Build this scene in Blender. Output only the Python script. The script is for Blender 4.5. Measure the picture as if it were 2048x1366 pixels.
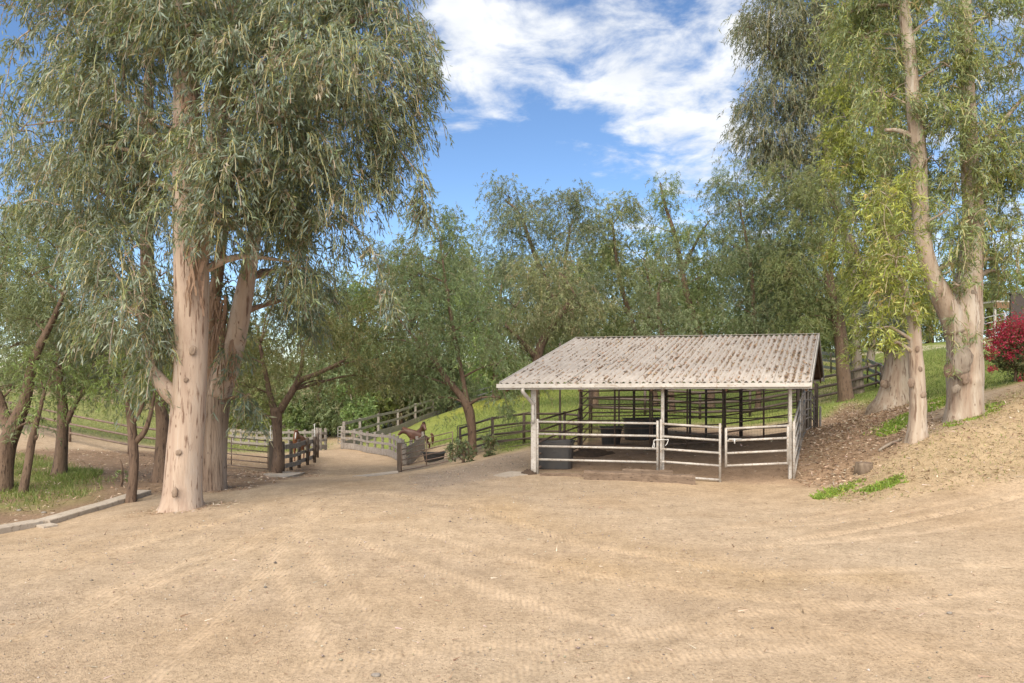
import bpy, math, random
import numpy as np
from mathutils import Vector, noise as mnoise

for o in list(bpy.data.objects): bpy.data.objects.remove(o)
scene = bpy.context.scene
COL = scene.collection
random.seed(7)
R = math.radians

# ------------------------------------------------------------------ camera
F = 1500.0; HZ = 740.0; CH = 2.95          # focal length / horizon in photo pixels, camera height in metres
cam_d = bpy.data.cameras.new('camera'); cam = bpy.data.objects.new('camera', cam_d); COL.objects.link(cam)
cam.location = (0, 0, CH); cam.rotation_euler = (R(90), 0, 0)
cam_d.sensor_width = 36; cam_d.lens = F / 2048 * 36; cam_d.shift_y = (HZ - 683) / 2048
cam_d.clip_start = 0.1; cam_d.clip_end = 3000
scene.camera = cam

# ------------------------------------------------------------------ light
SUN_EL, SUN_AZ = 46, 198                    # azimuth clockwise from +Y: behind the camera, a little to the left
w = bpy.data.worlds.new('World'); scene.world = w; w.use_nodes = True
def build_sky():
    nt = w.node_tree; N = nt.nodes; L = nt.links; N.clear()
    def nd(t, **k):
        n = N.new(t)
        for a, b in k.items(): setattr(n, a, b)
        return n
    def mth(op, a, b=None, c=None, clamp=False):
        n = nd('ShaderNodeMath', operation=op); n.use_clamp = clamp
        for i, v in enumerate((a, b, c)):
            if v is None: continue
            if isinstance(v, (int, float)): n.inputs[i].default_value = v
            else: L.new(v, n.inputs[i])
        return n.outputs[0]
    out = nd('ShaderNodeOutputWorld'); bg = nd('ShaderNodeBackground'); L.new(bg.outputs[0], out.inputs[0])
    bg.inputs[1].default_value = 0.15
    sky = nd('ShaderNodeTexSky', sky_type='NISHITA'); sky.sun_disc = False
    sky.sun_elevation = R(SUN_EL); sky.sun_rotation = R(SUN_AZ); sky.air_density = 0.8; sky.dust_density = 0.0; sky.ozone_density = 3.0
    hs = nd('ShaderNodeHueSaturation'); hs.inputs['Saturation'].default_value = 1.06; hs.inputs['Value'].default_value = 0.47
    L.new(sky.outputs[0], hs.inputs['Color'])
    tc = nd('ShaderNodeTexCoord'); sp = nd('ShaderNodeSeparateXYZ'); L.new(tc.outputs['Generated'], sp.inputs[0])
    zz = mth('ADD', mth('MAXIMUM', sp.outputs[2], 0.0), 0.16)
    cb = nd('ShaderNodeCombineXYZ'); L.new(mth('DIVIDE', sp.outputs[0], zz), cb.inputs[0]); L.new(mth('DIVIDE', sp.outputs[1], zz), cb.inputs[1])
    cb.inputs[2].default_value = 4.6
    n1 = nd('ShaderNodeTexNoise'); n1.inputs['Scale'].default_value = 5.2; n1.inputs['Detail'].default_value = 10; n1.inputs['Roughness'].default_value = 0.60
    n1.inputs['Distortion'].default_value = 0.25
    L.new(cb.outputs[0], n1.inputs['Vector'])
    bias = None
    for px, py, s, amp in ((1130, 100, 0.014, .12), (960, 185, .006, .12), (1400, 300, .005, .13), (1460, 110, .008, .07), (1290, 200, .004, .10),
                           (960, 10, .008, .12), (1020, 340, .010, -.22), (740, 480, .03, -.22), (40, 130, .05, -.25), (1250, 330, .006, -.06)):
        d = Vector(((px - 1024) / F, 1, (HZ - py) / F)).normalized()
        vd = nd('ShaderNodeVectorMath', operation='DOT_PRODUCT'); L.new(tc.outputs['Generated'], vd.inputs[0]); vd.inputs[1].default_value = d
        e = mth('MULTIPLY', mth('EXPONENT', mth('DIVIDE', mth('SUBTRACT', vd.outputs['Value'], 1.0), s * 0.5)), amp)
        bias = e if bias is None else mth('ADD', bias, e)
    v = mth('ADD', n1.outputs[0], bias)
    mr = nd('ShaderNodeMapRange', interpolation_type='SMOOTHSTEP'); L.new(v, mr.inputs[0]); mr.inputs[1].default_value = .45; mr.inputs[2].default_value = .75
    n2 = nd('ShaderNodeTexNoise'); n2.inputs['Scale'].default_value = 7; n2.inputs['Detail'].default_value = 5; L.new(cb.outputs[0], n2.inputs['Vector'])
    cr = nd('ShaderNodeMix', data_type='RGBA'); L.new(n2.outputs[0], cr.inputs[0]); cr.inputs[6].default_value = (1.85, 1.98, 2.15, 1); cr.inputs[7].default_value = (3.3, 3.27, 3.22, 1)
    mx = nd('ShaderNodeMix', data_type='RGBA'); L.new(mth('MULTIPLY', mr.outputs[0], .95), mx.inputs[0]); L.new(hs.outputs[0], mx.inputs[6]); L.new(cr.outputs[2], mx.inputs[7])
    L.new(mx.outputs[2], bg.inputs[0])
build_sky()
sd = bpy.data.lights.new('sun', 'SUN'); sd.energy = 2.9; sd.angle = R(78); sd.color = (1, .86, .68)
sun = bpy.data.objects.new('sun', sd); COL.objects.link(sun); sun.location = (0, 0, 60)
_az, _el = R(SUN_AZ), R(SUN_EL)
_d = Vector((math.sin(_az) * math.cos(_el), math.cos(_az) * math.cos(_el), math.sin(_el)))
sun.rotation_euler = _d.to_track_quat('Z', 'Y').to_euler()
vs = scene.view_settings; vs.view_transform = 'Standard'; vs.look = 'None'; vs.gamma = 1; vs.use_curve_mapping = False
vs.exposure = 1.42

# ------------------------------------------------------------------ helpers
def P(px, py, Y): return np.array(((px - 1024) / F * Y, Y, CH - (py - HZ) / F * Y))

CTRL = [P(*a) for a in (
 (2048,985,15),(1650,1040,14.6),(2048,880,17.5),(2048,800,20),(1930,838,20.5),(1835,868,19),(1728,945,19),(1680,978,18),(1600,958,20.2),
 (1640,868,33.4),(1790,815,28),(1700,800,40),(1740,790,42),(1780,705,60),(1900,700,55),(2010,762,25),(2048,742,28),(1900,742,33),
 (1060,946,21.6),(1330,955,20.9),(1250,872,31),(1450,872,32),(1170,885,30),(1060,905,27),(940,925,27),(975,910,29),(1060,860,33),
 (1000,830,45),(960,870,38),(1200,800,50),(1420,800,50),(1550,790,48),(1300,762,65),(1000,790,65),(900,850,48),(868,925,36),
 (800,949,31),(750,930,34),(640,902,42),(684,897,45),(560,950,29),(480,936,31),(635,925,36),(600,905,45),(480,888,60),
 (796,861,60),(865,835,72),(980,800,90),(365,1016,16.6),(425,980,19.5),(265,1005,18.5),(150,1030,17),(0,1066,15),(50,985,20.5),(120,952,24),
 (320,963,22),(0,985,20),(258,912,32),(430,931,31),(150,885,34),(60,858,36),(200,858,45),(150,808,60),(1780,905,19),(850,897,45))]
CTRL += [np.array(a, float) for a in ((-40,0,0),(0,0,0),(40,0,1.4),(-12,10,-.06),(0,10,0),(8,10,.14),(8,11.5,.2),(-6,13,0),(3,15,0),(-20,8,-.1),(20,8,.8),
 (0,140,2.5),(-60,100,1.5),(80,80,8),(-80,40,1.5),(-35,22,-.2),(40,20,4.2),(50,40,6),(0,-25,0),(-160,160,3),(160,160,12),(0,280,4),(-200,0,1),(200,0,6),(-160,-60,0),(160,-60,3))]
CTRL = np.array(CTRL)
def _U(r2): return np.where(r2 > 1e-9, .5 * r2 * np.log(np.maximum(r2, 1e-9)), 0)
def _fit():
    n = len(CTRL); xy = CTRL[:, :2]
    K = _U(((xy[:, None] - xy[None]) ** 2).sum(-1)) + np.eye(n) * 1.2
    Q = np.c_[np.ones(n), xy]
    A = np.zeros((n + 3, n + 3)); A[:n, :n] = K; A[:n, n:] = Q; A[n:, :n] = Q.T
    return np.linalg.solve(A, np.r_[CTRL[:, 2], 0, 0, 0])
_W = _fit()
def gz(x, y):
    x = np.asarray(x, float); y = np.asarray(y, float); sh = x.shape; x = x.ravel(); y = y.ravel()
    z = _W[-3] + _W[-2] * x + _W[-1] * y; n = len(CTRL)
    for i in range(n): z = z + _W[i] * _U((x - CTRL[i, 0]) ** 2 + (y - CTRL[i, 1]) ** 2)
    z = z + .018 * np.sin(x * 1.3 + .6 * np.sin(y * .9)) * np.sin(y * 1.1 + 1) + .010 * np.sin(x * 3.1 + y * 1.7) * np.sin(y * 2.3 - x)
    return z.reshape(sh)
def g1(x, y): return float(gz(np.array([x]), np.array([y]))[0])
def at(px, py, Ymax=120):
    Y = np.geomspace(4, Ymax, 900); d = CH - (py - HZ) / F * Y - gz((px - 1024) / F * Y, Y)
    i = np.where(d <= 0)[0]
    k = i[0] if len(i) else len(Y) - 1
    y = Y[k]; x = (px - 1024) / F * y
    return np.array((x, y, g1(x, y)))
def on(px, Y): x = (px - 1024) / F * Y; return np.array((x, Y, g1(x, Y)))   # ground point in direction px at depth Y

# ------------------------------------------------------------------ materials
MATS = {}
def nodes(name):
    m = bpy.data.materials.new(name); m.use_nodes = True; nt = m.node_tree; nt.nodes.clear(); MATS[name] = m
    out = nt.nodes.new('ShaderNodeOutputMaterial')
    return m, nt, out
def N_(nt, t, ins=None, **k):
    n = nt.nodes.new(t)
    for a, b in k.items(): setattr(n, a, b)
    for a, b in (ins or {}).items():
        if isinstance(b, bpy.types.NodeSocket): nt.links.new(b, n.inputs[a])
        else: n.inputs[a].default_value = b
    return n
def ramp(nt, fac, stops):
    n = nt.nodes.new('ShaderNodeValToRGB'); e = n.color_ramp.elements
    while len(e) < len(stops): e.new(.5)
    for i, (p, c) in enumerate(stops): e[i].position = p; e[i].color = (*c, 1) if len(c) == 3 else c
    nt.links.new(fac, n.inputs[0]); return n.outputs[0]
def mixc(nt, f, a, b, mode='MIX'):
    n = nt.nodes.new('ShaderNodeMix'); n.data_type = 'RGBA'; n.blend_type = mode
    for i, v in ((0, f), (6, a), (7, b)):
        if isinstance(v, bpy.types.NodeSocket): nt.links.new(v, n.inputs[i])
        elif isinstance(v, (int, float)): n.inputs[i].default_value = v
        else: n.inputs[i].default_value = (*v, 1)
    return n.outputs[2]
def mapped(nt, scale, co='Object'):
    tc = N_(nt, 'ShaderNodeTexCoord'); mp = N_(nt, 'ShaderNodeMapping', {'Vector': tc.outputs[co]}); mp.inputs['Scale'].default_value = scale
    return mp.outputs[0]
def worn(name, base, dark, rough=.6, metal=0., scale=(1, 1, 1), nscale=8, lo=.35, hi=.7, spots=None, bump=.15, detail=6):
    m, nt, out = nodes(name)
    base, dark = [tuple(q * .82 for q in a) for a in (base, dark)]; spots = spots and tuple(q * .82 for q in spots)
    v = mapped(nt, scale)
    n = N_(nt, 'ShaderNodeTexNoise', {'Vector': v, 'Scale': nscale, 'Detail': detail, 'Roughness': .62})
    c = ramp(nt, n.outputs[0], ((lo, dark), (hi, base)))
    if spots:
        n2 = N_(nt, 'ShaderNodeTexNoise', {'Vector': v, 'Scale': nscale * 4.3, 'Detail': 4})
        c = mixc(nt, ramp(nt, n2.outputs[0], ((.56, (0, 0, 0)), (.68, (1, 1, 1)))), c, spots)
    b = N_(nt, 'ShaderNodeBsdfPrincipled', {'Base Color': c, 'Roughness': rough, 'Metallic': metal})
    bp = N_(nt, 'ShaderNodeBump', {'Height': n.outputs[0], 'Strength': bump, 'Distance': .02}); nt.links.new(bp.outputs[0], b.inputs['Normal'])
    nt.links.new(b.outputs[0], out.inputs[0]); return m
def leafy(name, trans=.35, rough=.5, gloss=.06):
    m, nt, out = nodes(name)
    a = N_(nt, 'ShaderNodeAttribute', attribute_name='Col')
    d = N_(nt, 'ShaderNodeBsdfDiffuse', {'Color': a.outputs[0]})
    t = N_(nt, 'ShaderNodeBsdfTranslucent', {'Color': mixc(nt, .5, a.outputs[0], (.30, .33, .06), 'MIX')})
    g = N_(nt, 'ShaderNodeBsdfGlossy', {'Roughness': rough, 'Color': (.8, .85, .9, 1)})
    x = N_(nt, 'ShaderNodeMixShader', {0: trans, 1: d.outputs[0], 2: t.outputs[0]})
    y = N_(nt, 'ShaderNodeMixShader', {0: gloss, 1: x.outputs[0], 2: g.outputs[0]})
    nt.links.new(y.outputs[0], out.inputs[0]); return m
def bark(name, base, alt, fleck, stretch=.16, fine=14, bump=.5, pale=None, rough=.8, groove=0.):
    m, nt, out = nodes(name)
    base, alt, fleck, pale = [a and tuple(q * .86 for q in a) for a in (base, alt, fleck, pale)]
    v = mapped(nt, (1, 1, stretch)); v2 = mapped(nt, (1, 1, .45))
    n = N_(nt, 'ShaderNodeTexNoise', {'Vector': v, 'Scale': 4.2, 'Detail': 7, 'Roughness': .62, 'Distortion': .6})
    c = ramp(nt, n.outputs[0], ((.30, alt), (.56, base), (.78, pale or base)))
    n2 = N_(nt, 'ShaderNodeTexNoise', {'Vector': v, 'Scale': fine, 'Detail': 6, 'Roughness': .6})
    f = ramp(nt, n2.outputs[0], ((.55, (0, 0, 0)), (.66, (1, 1, 1))))
    c = mixc(nt, f, c, fleck)
    n3 = N_(nt, 'ShaderNodeTexVoronoi', {'Vector': v2, 'Scale': 5.5, 'Randomness': 1.0})
    f3 = ramp(nt, n3.outputs['Distance'], ((.05, (1, 1, 1)), (.12, (0, 0, 0))))
    c = mixc(nt, f3, c, fleck)
    b = N_(nt, 'ShaderNodeBsdfPrincipled', {'Base Color': c, 'Roughness': rough})
    h = n2.outputs[0]
    if groove:
        wv = N_(nt, 'ShaderNodeTexNoise', {'Vector': mapped(nt, (1, 1, .09)), 'Scale': groove, 'Detail': 3})
        h = N_(nt, 'ShaderNodeMath', {0: n2.outputs[0], 1: wv.outputs[0]}, operation='ADD').outputs[0]
    bp = N_(nt, 'ShaderNodeBump', {'Height': h, 'Strength': bump, 'Distance': .05}); nt.links.new(bp.outputs[0], b.inputs['Normal'])
    nt.links.new(b.outputs[0], out.inputs[0]); return m

worn('white_pipe', (.58, .555, .51), (.38, .34, .29), .5, 0, (1, 1, 1), 5, .25, .6, (.30, .22, .15))
worn('grey_pipe', (.42, .39, .35), (.24, .20, .165), .55, .1, (1, 1, 1), 5)
worn('brown_pipe', (.27, .195, .15), (.15, .105, .08), .55, .1, (1, 1, 1), 6)
worn('dark_pipe', (.16, .12, .095), (.085, .063, .05), .55, .1, (1, 1, 1), 6)
worn('steel_pipe', (.40, .42, .44), (.26, .27, .28), .4, .5, (1, 1, 1), 6)
worn('wire', (.22, .20, .18), (.12, .10, .09), .5, .4)
worn('roof_sheet', (.44, .41, .375), (.35, .315, .28), .75, 0, (1, 1, 1), 2.5, .3, .62, (.40, .365, .325), .1, 8)
worn('trim_white', (.56, .54, .50), (.42, .39, .345), .6, 0, (.6, 1, 1), 4, .25, .6, (.36, .30, .24))
worn('timber_brown', (.27, .165, .09), (.15, .085, .045), .8, 0, (1, 1, .2), 9)
worn('weathered_wood', (.42, .385, .35), (.25, .22, .19), .85, 0, (1, 1, .3), 7, .3, .7, (.12, .10, .085), .4)
worn('post_wood', (.17, .135, .105), (.085, .064, .05), .85, 0, (1, 1, .25), 9, .3, .7, None, .5)
worn('sleeper_wood', (.28, .205, .145), (.14, .097, .066), .9, 0, (.25, 1, 1), 9, .32, .68, (.08, .055, .04), .6)
worn('black_plastic', (.045, .045, .047), (.065, .06, .055), .45, 0, (1, 1, 1), 4)
worn('concrete', (.52, .46, .38), (.40, .34, .27), .9, 0, (1, 1, 1), 3, .3, .65, (.30, .25, .20), .2)
worn('white_plastic', (.75, .75, .73), (.6, .6, .58), .4)
worn('brown_panel', (.085, .066, .060), (.06, .047, .042), .7)
worn('stone', (.36, .32, .27), (.22, .20, .18), .9, 0, (1, 1, 1), 18)
worn('chestnut', (.27, .115, .05), (.17, .065, .03), .5, 0, (1, 1, 1), 4, .3, .7, None, .03)
worn('bay', (.13, .055, .03), (.07, .03, .02), .5, 0, (1, 1, 1), 4, .3, .7, None, .03)
worn('black_hair', (.02, .016, .014), (.012, .01, .01), .6)
worn('rust_hair', (.16, .06, .025), (.09, .035, .018), .6)
worn('stump_wood', (.27, .21, .15), (.14, .10, .07), .9, 0, (1, 1, .4), 10, .3, .7, None, .6)
worn('dark_soil', (.11, .075, .05), (.055, .037, .025), .95, 0, (1, 1, 1), 9, .3, .7, None, .8)
bark('bark_cream', (.50, .39, .30), (.37, .265, .20), (.19, .115, .075), .14, 12, .45, (.55, .48, .41))
bark('bark_pale', (.46, .385, .30), (.32, .225, .16), (.19, .125, .085), .12, 11, .6, (.53, .49, .43))
bark('bark_rough', (.31, .235, .175), (.18, .12, .085), (.10, .062, .042), .10, 16, 1.0, (.40, .33, .27), .9, 9)
bark('bark_pepper', (.185, .125, .085), (.11, .068, .045), (.06, .038, .027), .3, 14, .9, (.23, .165, .12), .9, 7)
bark('bark_grey', (.30, .255, .20), (.19, .145, .11), (.11, .075, .055), .16, 13, .6, (.38, .34, .29))
bark('bark_strip', (.33, .215, .14), (.20, .12, .075), (.12, .07, .045), .2, 14, .5)
leafy('euc_leaf'); leafy('pepper_leaf', .4, .6, .03); leafy('grass_leaf', .4, .6, .02); leafy('litter_leaf', .05, .8, .02); leafy('petal', .35, .6, .02)
leafy('pebble', 0, .9, .01)

# ------------------------------------------------------------------ mesh helpers
def tag(o, label=None, cat=None, group=None, kind=None):
    if label: o['label'] = label
    if cat: o['category'] = cat
    if group: o['group'] = group
    if kind: o['kind'] = kind
    return o
def thing(name, loc, label, cat, group=None):
    e = bpy.data.objects.new(name, None); COL.objects.link(e); e.location = tuple(float(v) for v in loc); e.empty_display_size = .3
    return tag(e, label, cat, group)
def root_loc(p):
    while p.parent: p = p.parent
    return np.array(p.location)
class MB:
    def __init__(s): s.v = []; s.f = []; s.sm = []
    def add(s, vs, fs, smooth=False):
        b = len(s.v); s.v += [tuple(float(c) for c in v) for v in vs]; s.f += [tuple(i + b for i in f) for f in fs]; s.sm += [smooth] * len(fs); return s
    def box(s, c, d, ax=None, ay=None, az=None, bev=0.):
        c = np.array(c, float); ax = np.array((1, 0, 0)) if ax is None else np.array(ax, float); ay = np.array((0, 1, 0)) if ay is None else np.array(ay, float)
        az = np.array((0, 0, 1)) if az is None else np.array(az, float); h = np.array(d) / 2.
        if not bev:
            vs = [c + ax * h[0] * i + ay * h[1] * j + az * h[2] * k for i in (-1, 1) for j in (-1, 1) for k in (-1, 1)]
            return s.add(vs, [(0, 1, 3, 2), (4, 6, 7, 5), (0, 4, 5, 1), (2, 3, 7, 6), (0, 2, 6, 4), (1, 5, 7, 3)])
        vs = []; e = min(bev, *(h * .9))            # bevelled along the long axis x
        for i in (-1, 1):
            for (a, b) in ((-1, -1), (1, -1), (1, 1), (-1, 1)):
                pts = ((a * (h[1] - e), b * h[2]), (a * h[1], b * (h[2] - e)))
                if a * b > 0: pts = pts[::-1]
                if (a, b) in ((1, -1), (-1, 1)): pass
                for (y, z) in pts: vs.append(c + ax * h[0] * i + ay * y + az * z)
        # order ring by angle
        ring = sorted(range(8), key=lambda q: math.atan2(float(np.dot(vs[q] - c, az)), float(np.dot(vs[q] - c, ay))))
        fs = [tuple(ring[::-1]), tuple(q + 8 for q in ring)]
        for q in range(8): a, b = ring[q], ring[(q + 1) % 8]; fs.append((a, b, b + 8, a + 8))
        return s.add(vs, fs)
    def bar(s, a, b, w_, h_, bev=0., up=(0, 0, 1)):
        a = np.array(a, float); b = np.array(b, float); x = b - a; l = np.linalg.norm(x); x = x / l
        y = np.cross(up, x); y /= max(np.linalg.norm(y), 1e-6); z = np.cross(x, y)
        return s.box((a + b) / 2, (l, w_, h_), x, y, z, bev)
    def tube(s, pts, rad, n=8, cap=True, smooth=True, wob=None):
        pts = np.array(pts, float); m = len(pts); rad = np.full(m, rad) if np.isscalar(rad) else np.array(rad, float)
        T = np.gradient(pts, axis=0); T /= np.linalg.norm(T, axis=1)[:, None] + 1e-12
        ref = np.array((0, 1., 0)) if abs(T[0][1]) < .9 else np.array((1., 0, 0))
        vs = []
        u = np.cross(ref, T[0]); u /= np.linalg.norm(u)
        for i in range(m):
            u = u - T[i] * np.dot(u, T[i]); u /= np.linalg.norm(u) + 1e-12; v = np.cross(T[i], u)
            for k in range(n):
                a = 2 * math.pi * k / n; r = rad[i] * (wob(i / (m - 1), a, pts[i]) if wob else 1)
                vs.append(pts[i] + (u * math.cos(a) + v * math.sin(a)) * r)
        fs = [(i * n + k, i * n + (k + 1) % n, (i + 1) * n + (k + 1) % n, (i + 1) * n + k) for i in range(m - 1) for k in range(n)]
        s.add(vs, fs, smooth)
        if cap:
            b = len(s.v) - m * n
            s.f += [tuple(b + k for k in range(n))[::-1], tuple(b + (m - 1) * n + k for k in range(n))]; s.sm += [False, False]
        return s
    def build(s, name, mat, parent=None, **t):
        me = bpy.data.meshes.new(name); v = np.array(s.v, float)
        o = bpy.data.objects.new(name, me)
        if parent is not None: off = root_loc(parent); o.parent = parent
        else: off = np.array(((v[:, 0].min() + v[:, 0].max()) / 2, (v[:, 1].min() + v[:, 1].max()) / 2, v[:, 2].min())); o.location = off
        me.from_pydata((v - off).tolist(), [], s.f); me.polygons.foreach_set('use_smooth', s.sm); me.materials.append(MATS[mat]); me.update()
        COL.objects.link(o); return tag(o, **t)
def np_mesh(name, mat, V, sizes, loops, cols=None, parent=None, smooth=False, off=None, **t):
    me = bpy.data.meshes.new(name); o = bpy.data.objects.new(name, me)
    if parent is not None: off = root_loc(parent); o.parent = parent
    elif off is None: off = np.array((V[:, 0].mean(), V[:, 1].mean(), V[:, 2].min()))
    if parent is None: o.location = tuple(float(c) for c in off)
    me.vertices.add(len(V)); me.vertices.foreach_set('co', (V - off).astype(np.float32).ravel())
    me.loops.add(len(loops)); me.loops.foreach_set('vertex_index', loops.astype(np.int32))
    st = np.r_[0, np.cumsum(sizes)[:-1]].astype(np.int32); me.polygons.add(len(sizes)); me.polygons.foreach_set('loop_start', st)
    if smooth: me.polygons.foreach_set('use_smooth', np.ones(len(sizes), bool))
    me.update(calc_edges=True)
    if cols is not None:
        ca = me.color_attributes.new('Col', 'FLOAT_COLOR', 'POINT'); ca.data.foreach_set('color', np.c_[cols, np.ones(len(cols))].astype(np.float32).ravel())
    me.materials.append(MATS[mat]); COL.objects.link(o); return tag(o, **t)
def unit(a): return a / (np.linalg.norm(a, axis=-1, keepdims=True) + 1e-12)
def leaf_arrays(p, d, ln, wd, rng, detail=True, curve=.12, sidev=None):
    """kite (4 verts) or sickle (6 verts) leaves at p pointing along d"""
    n = len(p); d = unit(d); s = unit(np.cross(d, rng.normal(size=(n, 3)))) if sidev is None else sidev
    nn = np.cross(d, s); ln = ln[:, None]; wd = wd[:, None]
    if not detail:      # small far leaf: one triangle
        V = np.stack((p - s * wd * .5, p + s * wd * .5 + nn * wd * .3, p + d * ln), 1).reshape(-1, 3)
        return V, np.full(n, 3), np.arange(3 * n), 3
    if detail is True:
        V = np.stack((p, p + d * ln * .42 + s * wd * .5 + nn * ln * .04, p + d * ln, p + d * ln * .42 - s * wd * .5 + nn * ln * .04), 1).reshape(-1, 3)
        return V, np.full(n, 4), np.arange(4 * n), 4
    c1 = s * ln * curve * .6; c2 = s * ln * curve * .8; b = nn * ln * .06
    V = np.stack((p, p + d * ln * .3 + c1 + s * wd * .5, p + d * ln * .3 + c1 - s * wd * .5,
                  p + d * ln * .66 + c2 + s * wd * .4 + b, p + d * ln * .66 + c2 - s * wd * .4 + b, p + d * ln), 1).reshape(-1, 3)
    f = np.array((0, 2, 1, 1, 2, 4, 3, 3, 4, 5)); return V, np.tile((3, 4, 3), n), (np.arange(n)[:, None] * 6 + f).ravel(), 6
def pick(rng, pal, n, var=.16):
    w_ = np.array([q[0] for q in pal], float); k = rng.choice(len(pal), n, p=w_ / w_.sum()); c = np.array([q[1] for q in pal])[k]
    return np.clip(c * (1 + rng.normal(size=(n, 1)) * var) * (1 + rng.normal(size=(n, 3)) * .04), .004, .9)
def spline(pts, rad, n):
    pts = np.array(pts, float); rad = np.array(rad, float); m = len(pts); q = np.c_[pts, rad]
    q = np.vstack((2 * q[0] - q[1], q, 2 * q[-1] - q[-2])); out = []
    for t in np.linspace(0, m - 1 - 1e-6, n):
        i = int(t); f = t - i; a, b, c, d = q[i:i + 4]
        out.append(.5 * (2 * b + (c - a) * f + (2 * a - 5 * b + 4 * c - d) * f * f + (3 * b - a - 3 * c + d) * f ** 3))
    out = np.array(out); return out[:, :3], np.maximum(out[:, 3], .004)

# ------------------------------------------------------------------ ground
def poly_mask(x, y, poly, soft=.6):
    poly = np.array([(p[0], p[1]) for p in poly]); n = len(poly); ins = np.zeros(len(x), bool); dist = np.full(len(x), 1e9)
    for i in range(n):
        a, b = poly[i], poly[(i + 1) % n]
        c = ((a[1] > y) != (b[1] > y)) & (x < (b[0] - a[0]) * (y - a[1]) / (b[1] - a[1] + 1e-12) + a[0]); ins ^= c
        ab = b - a; t = np.clip(((x - a[0]) * ab[0] + (y - a[1]) * ab[1]) / (ab @ ab), 0, 1)
        dist = np.minimum(dist, np.hypot(x - a[0] - t * ab[0], y - a[1] - t * ab[1]))
    sd_ = np.where(ins, dist, -dist); u = np.clip((sd_ / soft + 1) / 2, 0, 1); return u * u * (3 - 2 * u)
def line_mask(x, y, pts, wd, soft):
    pts = np.array([(p[0], p[1]) for p in pts]); dist = np.full(len(x), 1e9)
    for a, b in zip(pts[:-1], pts[1:]):
        ab = b - a; t = np.clip(((x - a[0]) * ab[0] + (y - a[1]) * ab[1]) / (ab @ ab), 0, 1)
        dist = np.minimum(dist, np.hypot(x - a[0] - t * ab[0], y - a[1] - t * ab[1]))
    u = np.clip((wd + soft - dist) / (2 * soft), 0, 1); return u * u * (3 - 2 * u)
def vnoise(x, y, s, seed=0):
    return (np.sin(x * s + 1.7 * np.sin(y * s * .8 + seed)) + np.sin(y * s * 1.13 + 1.9 * np.sin(x * s * .7 + seed * 2.1)) + .6 * np.sin((x + y) * s * 2.3 + seed) + .5 * np.sin((x - y) * s * 3.1 + 2 * np.sin(y * s * 2 + seed))) / 3.1
def A_(*pp): return [at(*p) for p in pp]
GRASS_HILL = A_((845, 885), (955, 893), (1010, 905), (1062, 893), (1140, 886), (1260, 853), (1400, 848), (1600, 842), (1650, 836), (1690, 805), (1762, 793)) + [(30, 46), (45, 58), (70, 200), (-25, 200), on(985, 93), on(866, 69), on(757, 55), on(700, 48.6), on(745, 45.5), on(812, 39)]
LAWN_R = [P(1700, 800, 39), P(1765, 795, 33), P(1850, 815, 26), P(1905, 790, 25), P(1990, 785, 23.5), (22, 24), (40, 27), (60, 60), (60, 75), (24, 70)]
PADDOCK_L = [on(440, 38), on(560, 40), on(640, 46), on(650, 62), on(300, 70), on(-200, 60), on(40, 38), on(200, 37), on(330, 36)]
PATCH_L = A_((-60, 1010), (40, 1025), (140, 1005), (190, 965), (130, 935), (60, 910), (-60, 905))
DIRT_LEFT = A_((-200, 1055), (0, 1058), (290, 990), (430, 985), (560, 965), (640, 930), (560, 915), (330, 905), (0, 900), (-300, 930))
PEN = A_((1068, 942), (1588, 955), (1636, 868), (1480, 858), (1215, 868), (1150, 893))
DIRT_R = A_((1585, 965), (1680, 985), (1790, 905), (1880, 845), (1790, 800), (1690, 808), (1640, 850))
BANK = A_((1640, 1000), (1700, 1005), (1850, 985), (2060, 955), (2300, 900)) + [(30, 22), (22, 24)] + A_((1990, 795), (1900, 848), (1850, 872), (1750, 930))
ROAD_B = A_((560, 965), (800, 955), (800, 935), (760, 905), (660, 890), (648, 905), (640, 935))
GRAVEL = A_((830, 985), (1060, 945), (1065, 900), (985, 915), (900, 938), (820, 952))
TRACKS = [(A_((540, 1075), (555, 1150), (590, 1210), (640, 1290), (700, 1366)), .13), (A_((40, 1280), (250, 1190), (400, 1135), (520, 1085)), .14),
          (A_((700, 1080), (900, 1150), (1024, 1200), (1250, 1260)), .16), (A_((820, 1060), (1100, 1140), (1500, 1200), (2048, 1230)), .16),
          (A_((950, 1010), (1150, 1090), (1500, 1150), (2048, 1130)), .15), (A_((600, 1340), (900, 1300), (1400, 1270), (2048, 1290)), .17),
          (A_((900, 1010), (760, 985), (640, 1000), (560, 1075)), .16), (A_((1560, 1085), (1800, 1045), (2048, 992)), .13), (A_((1480, 1100), (1800, 1070), (2048, 1030)), .14), (A_((300, 1366), (420, 1250), (520, 1150), (620, 1040), (700, 1000)), .15), (A_((0, 1180), (200, 1110), (420, 1050), (600, 990), (700, 965)), .16), (A_((1000, 1366), (1150, 1290), (1500, 1230), (2048, 1180)), .17), (A_((1180, 1366), (1350, 1320), (1700, 1290), (2048, 1330)), .17)]
def axis(parts):
    out = []
    for a, b, s in parts: out += list(np.arange(a, b, s))
    return np.array(out + [parts[-1][1]])
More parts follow.
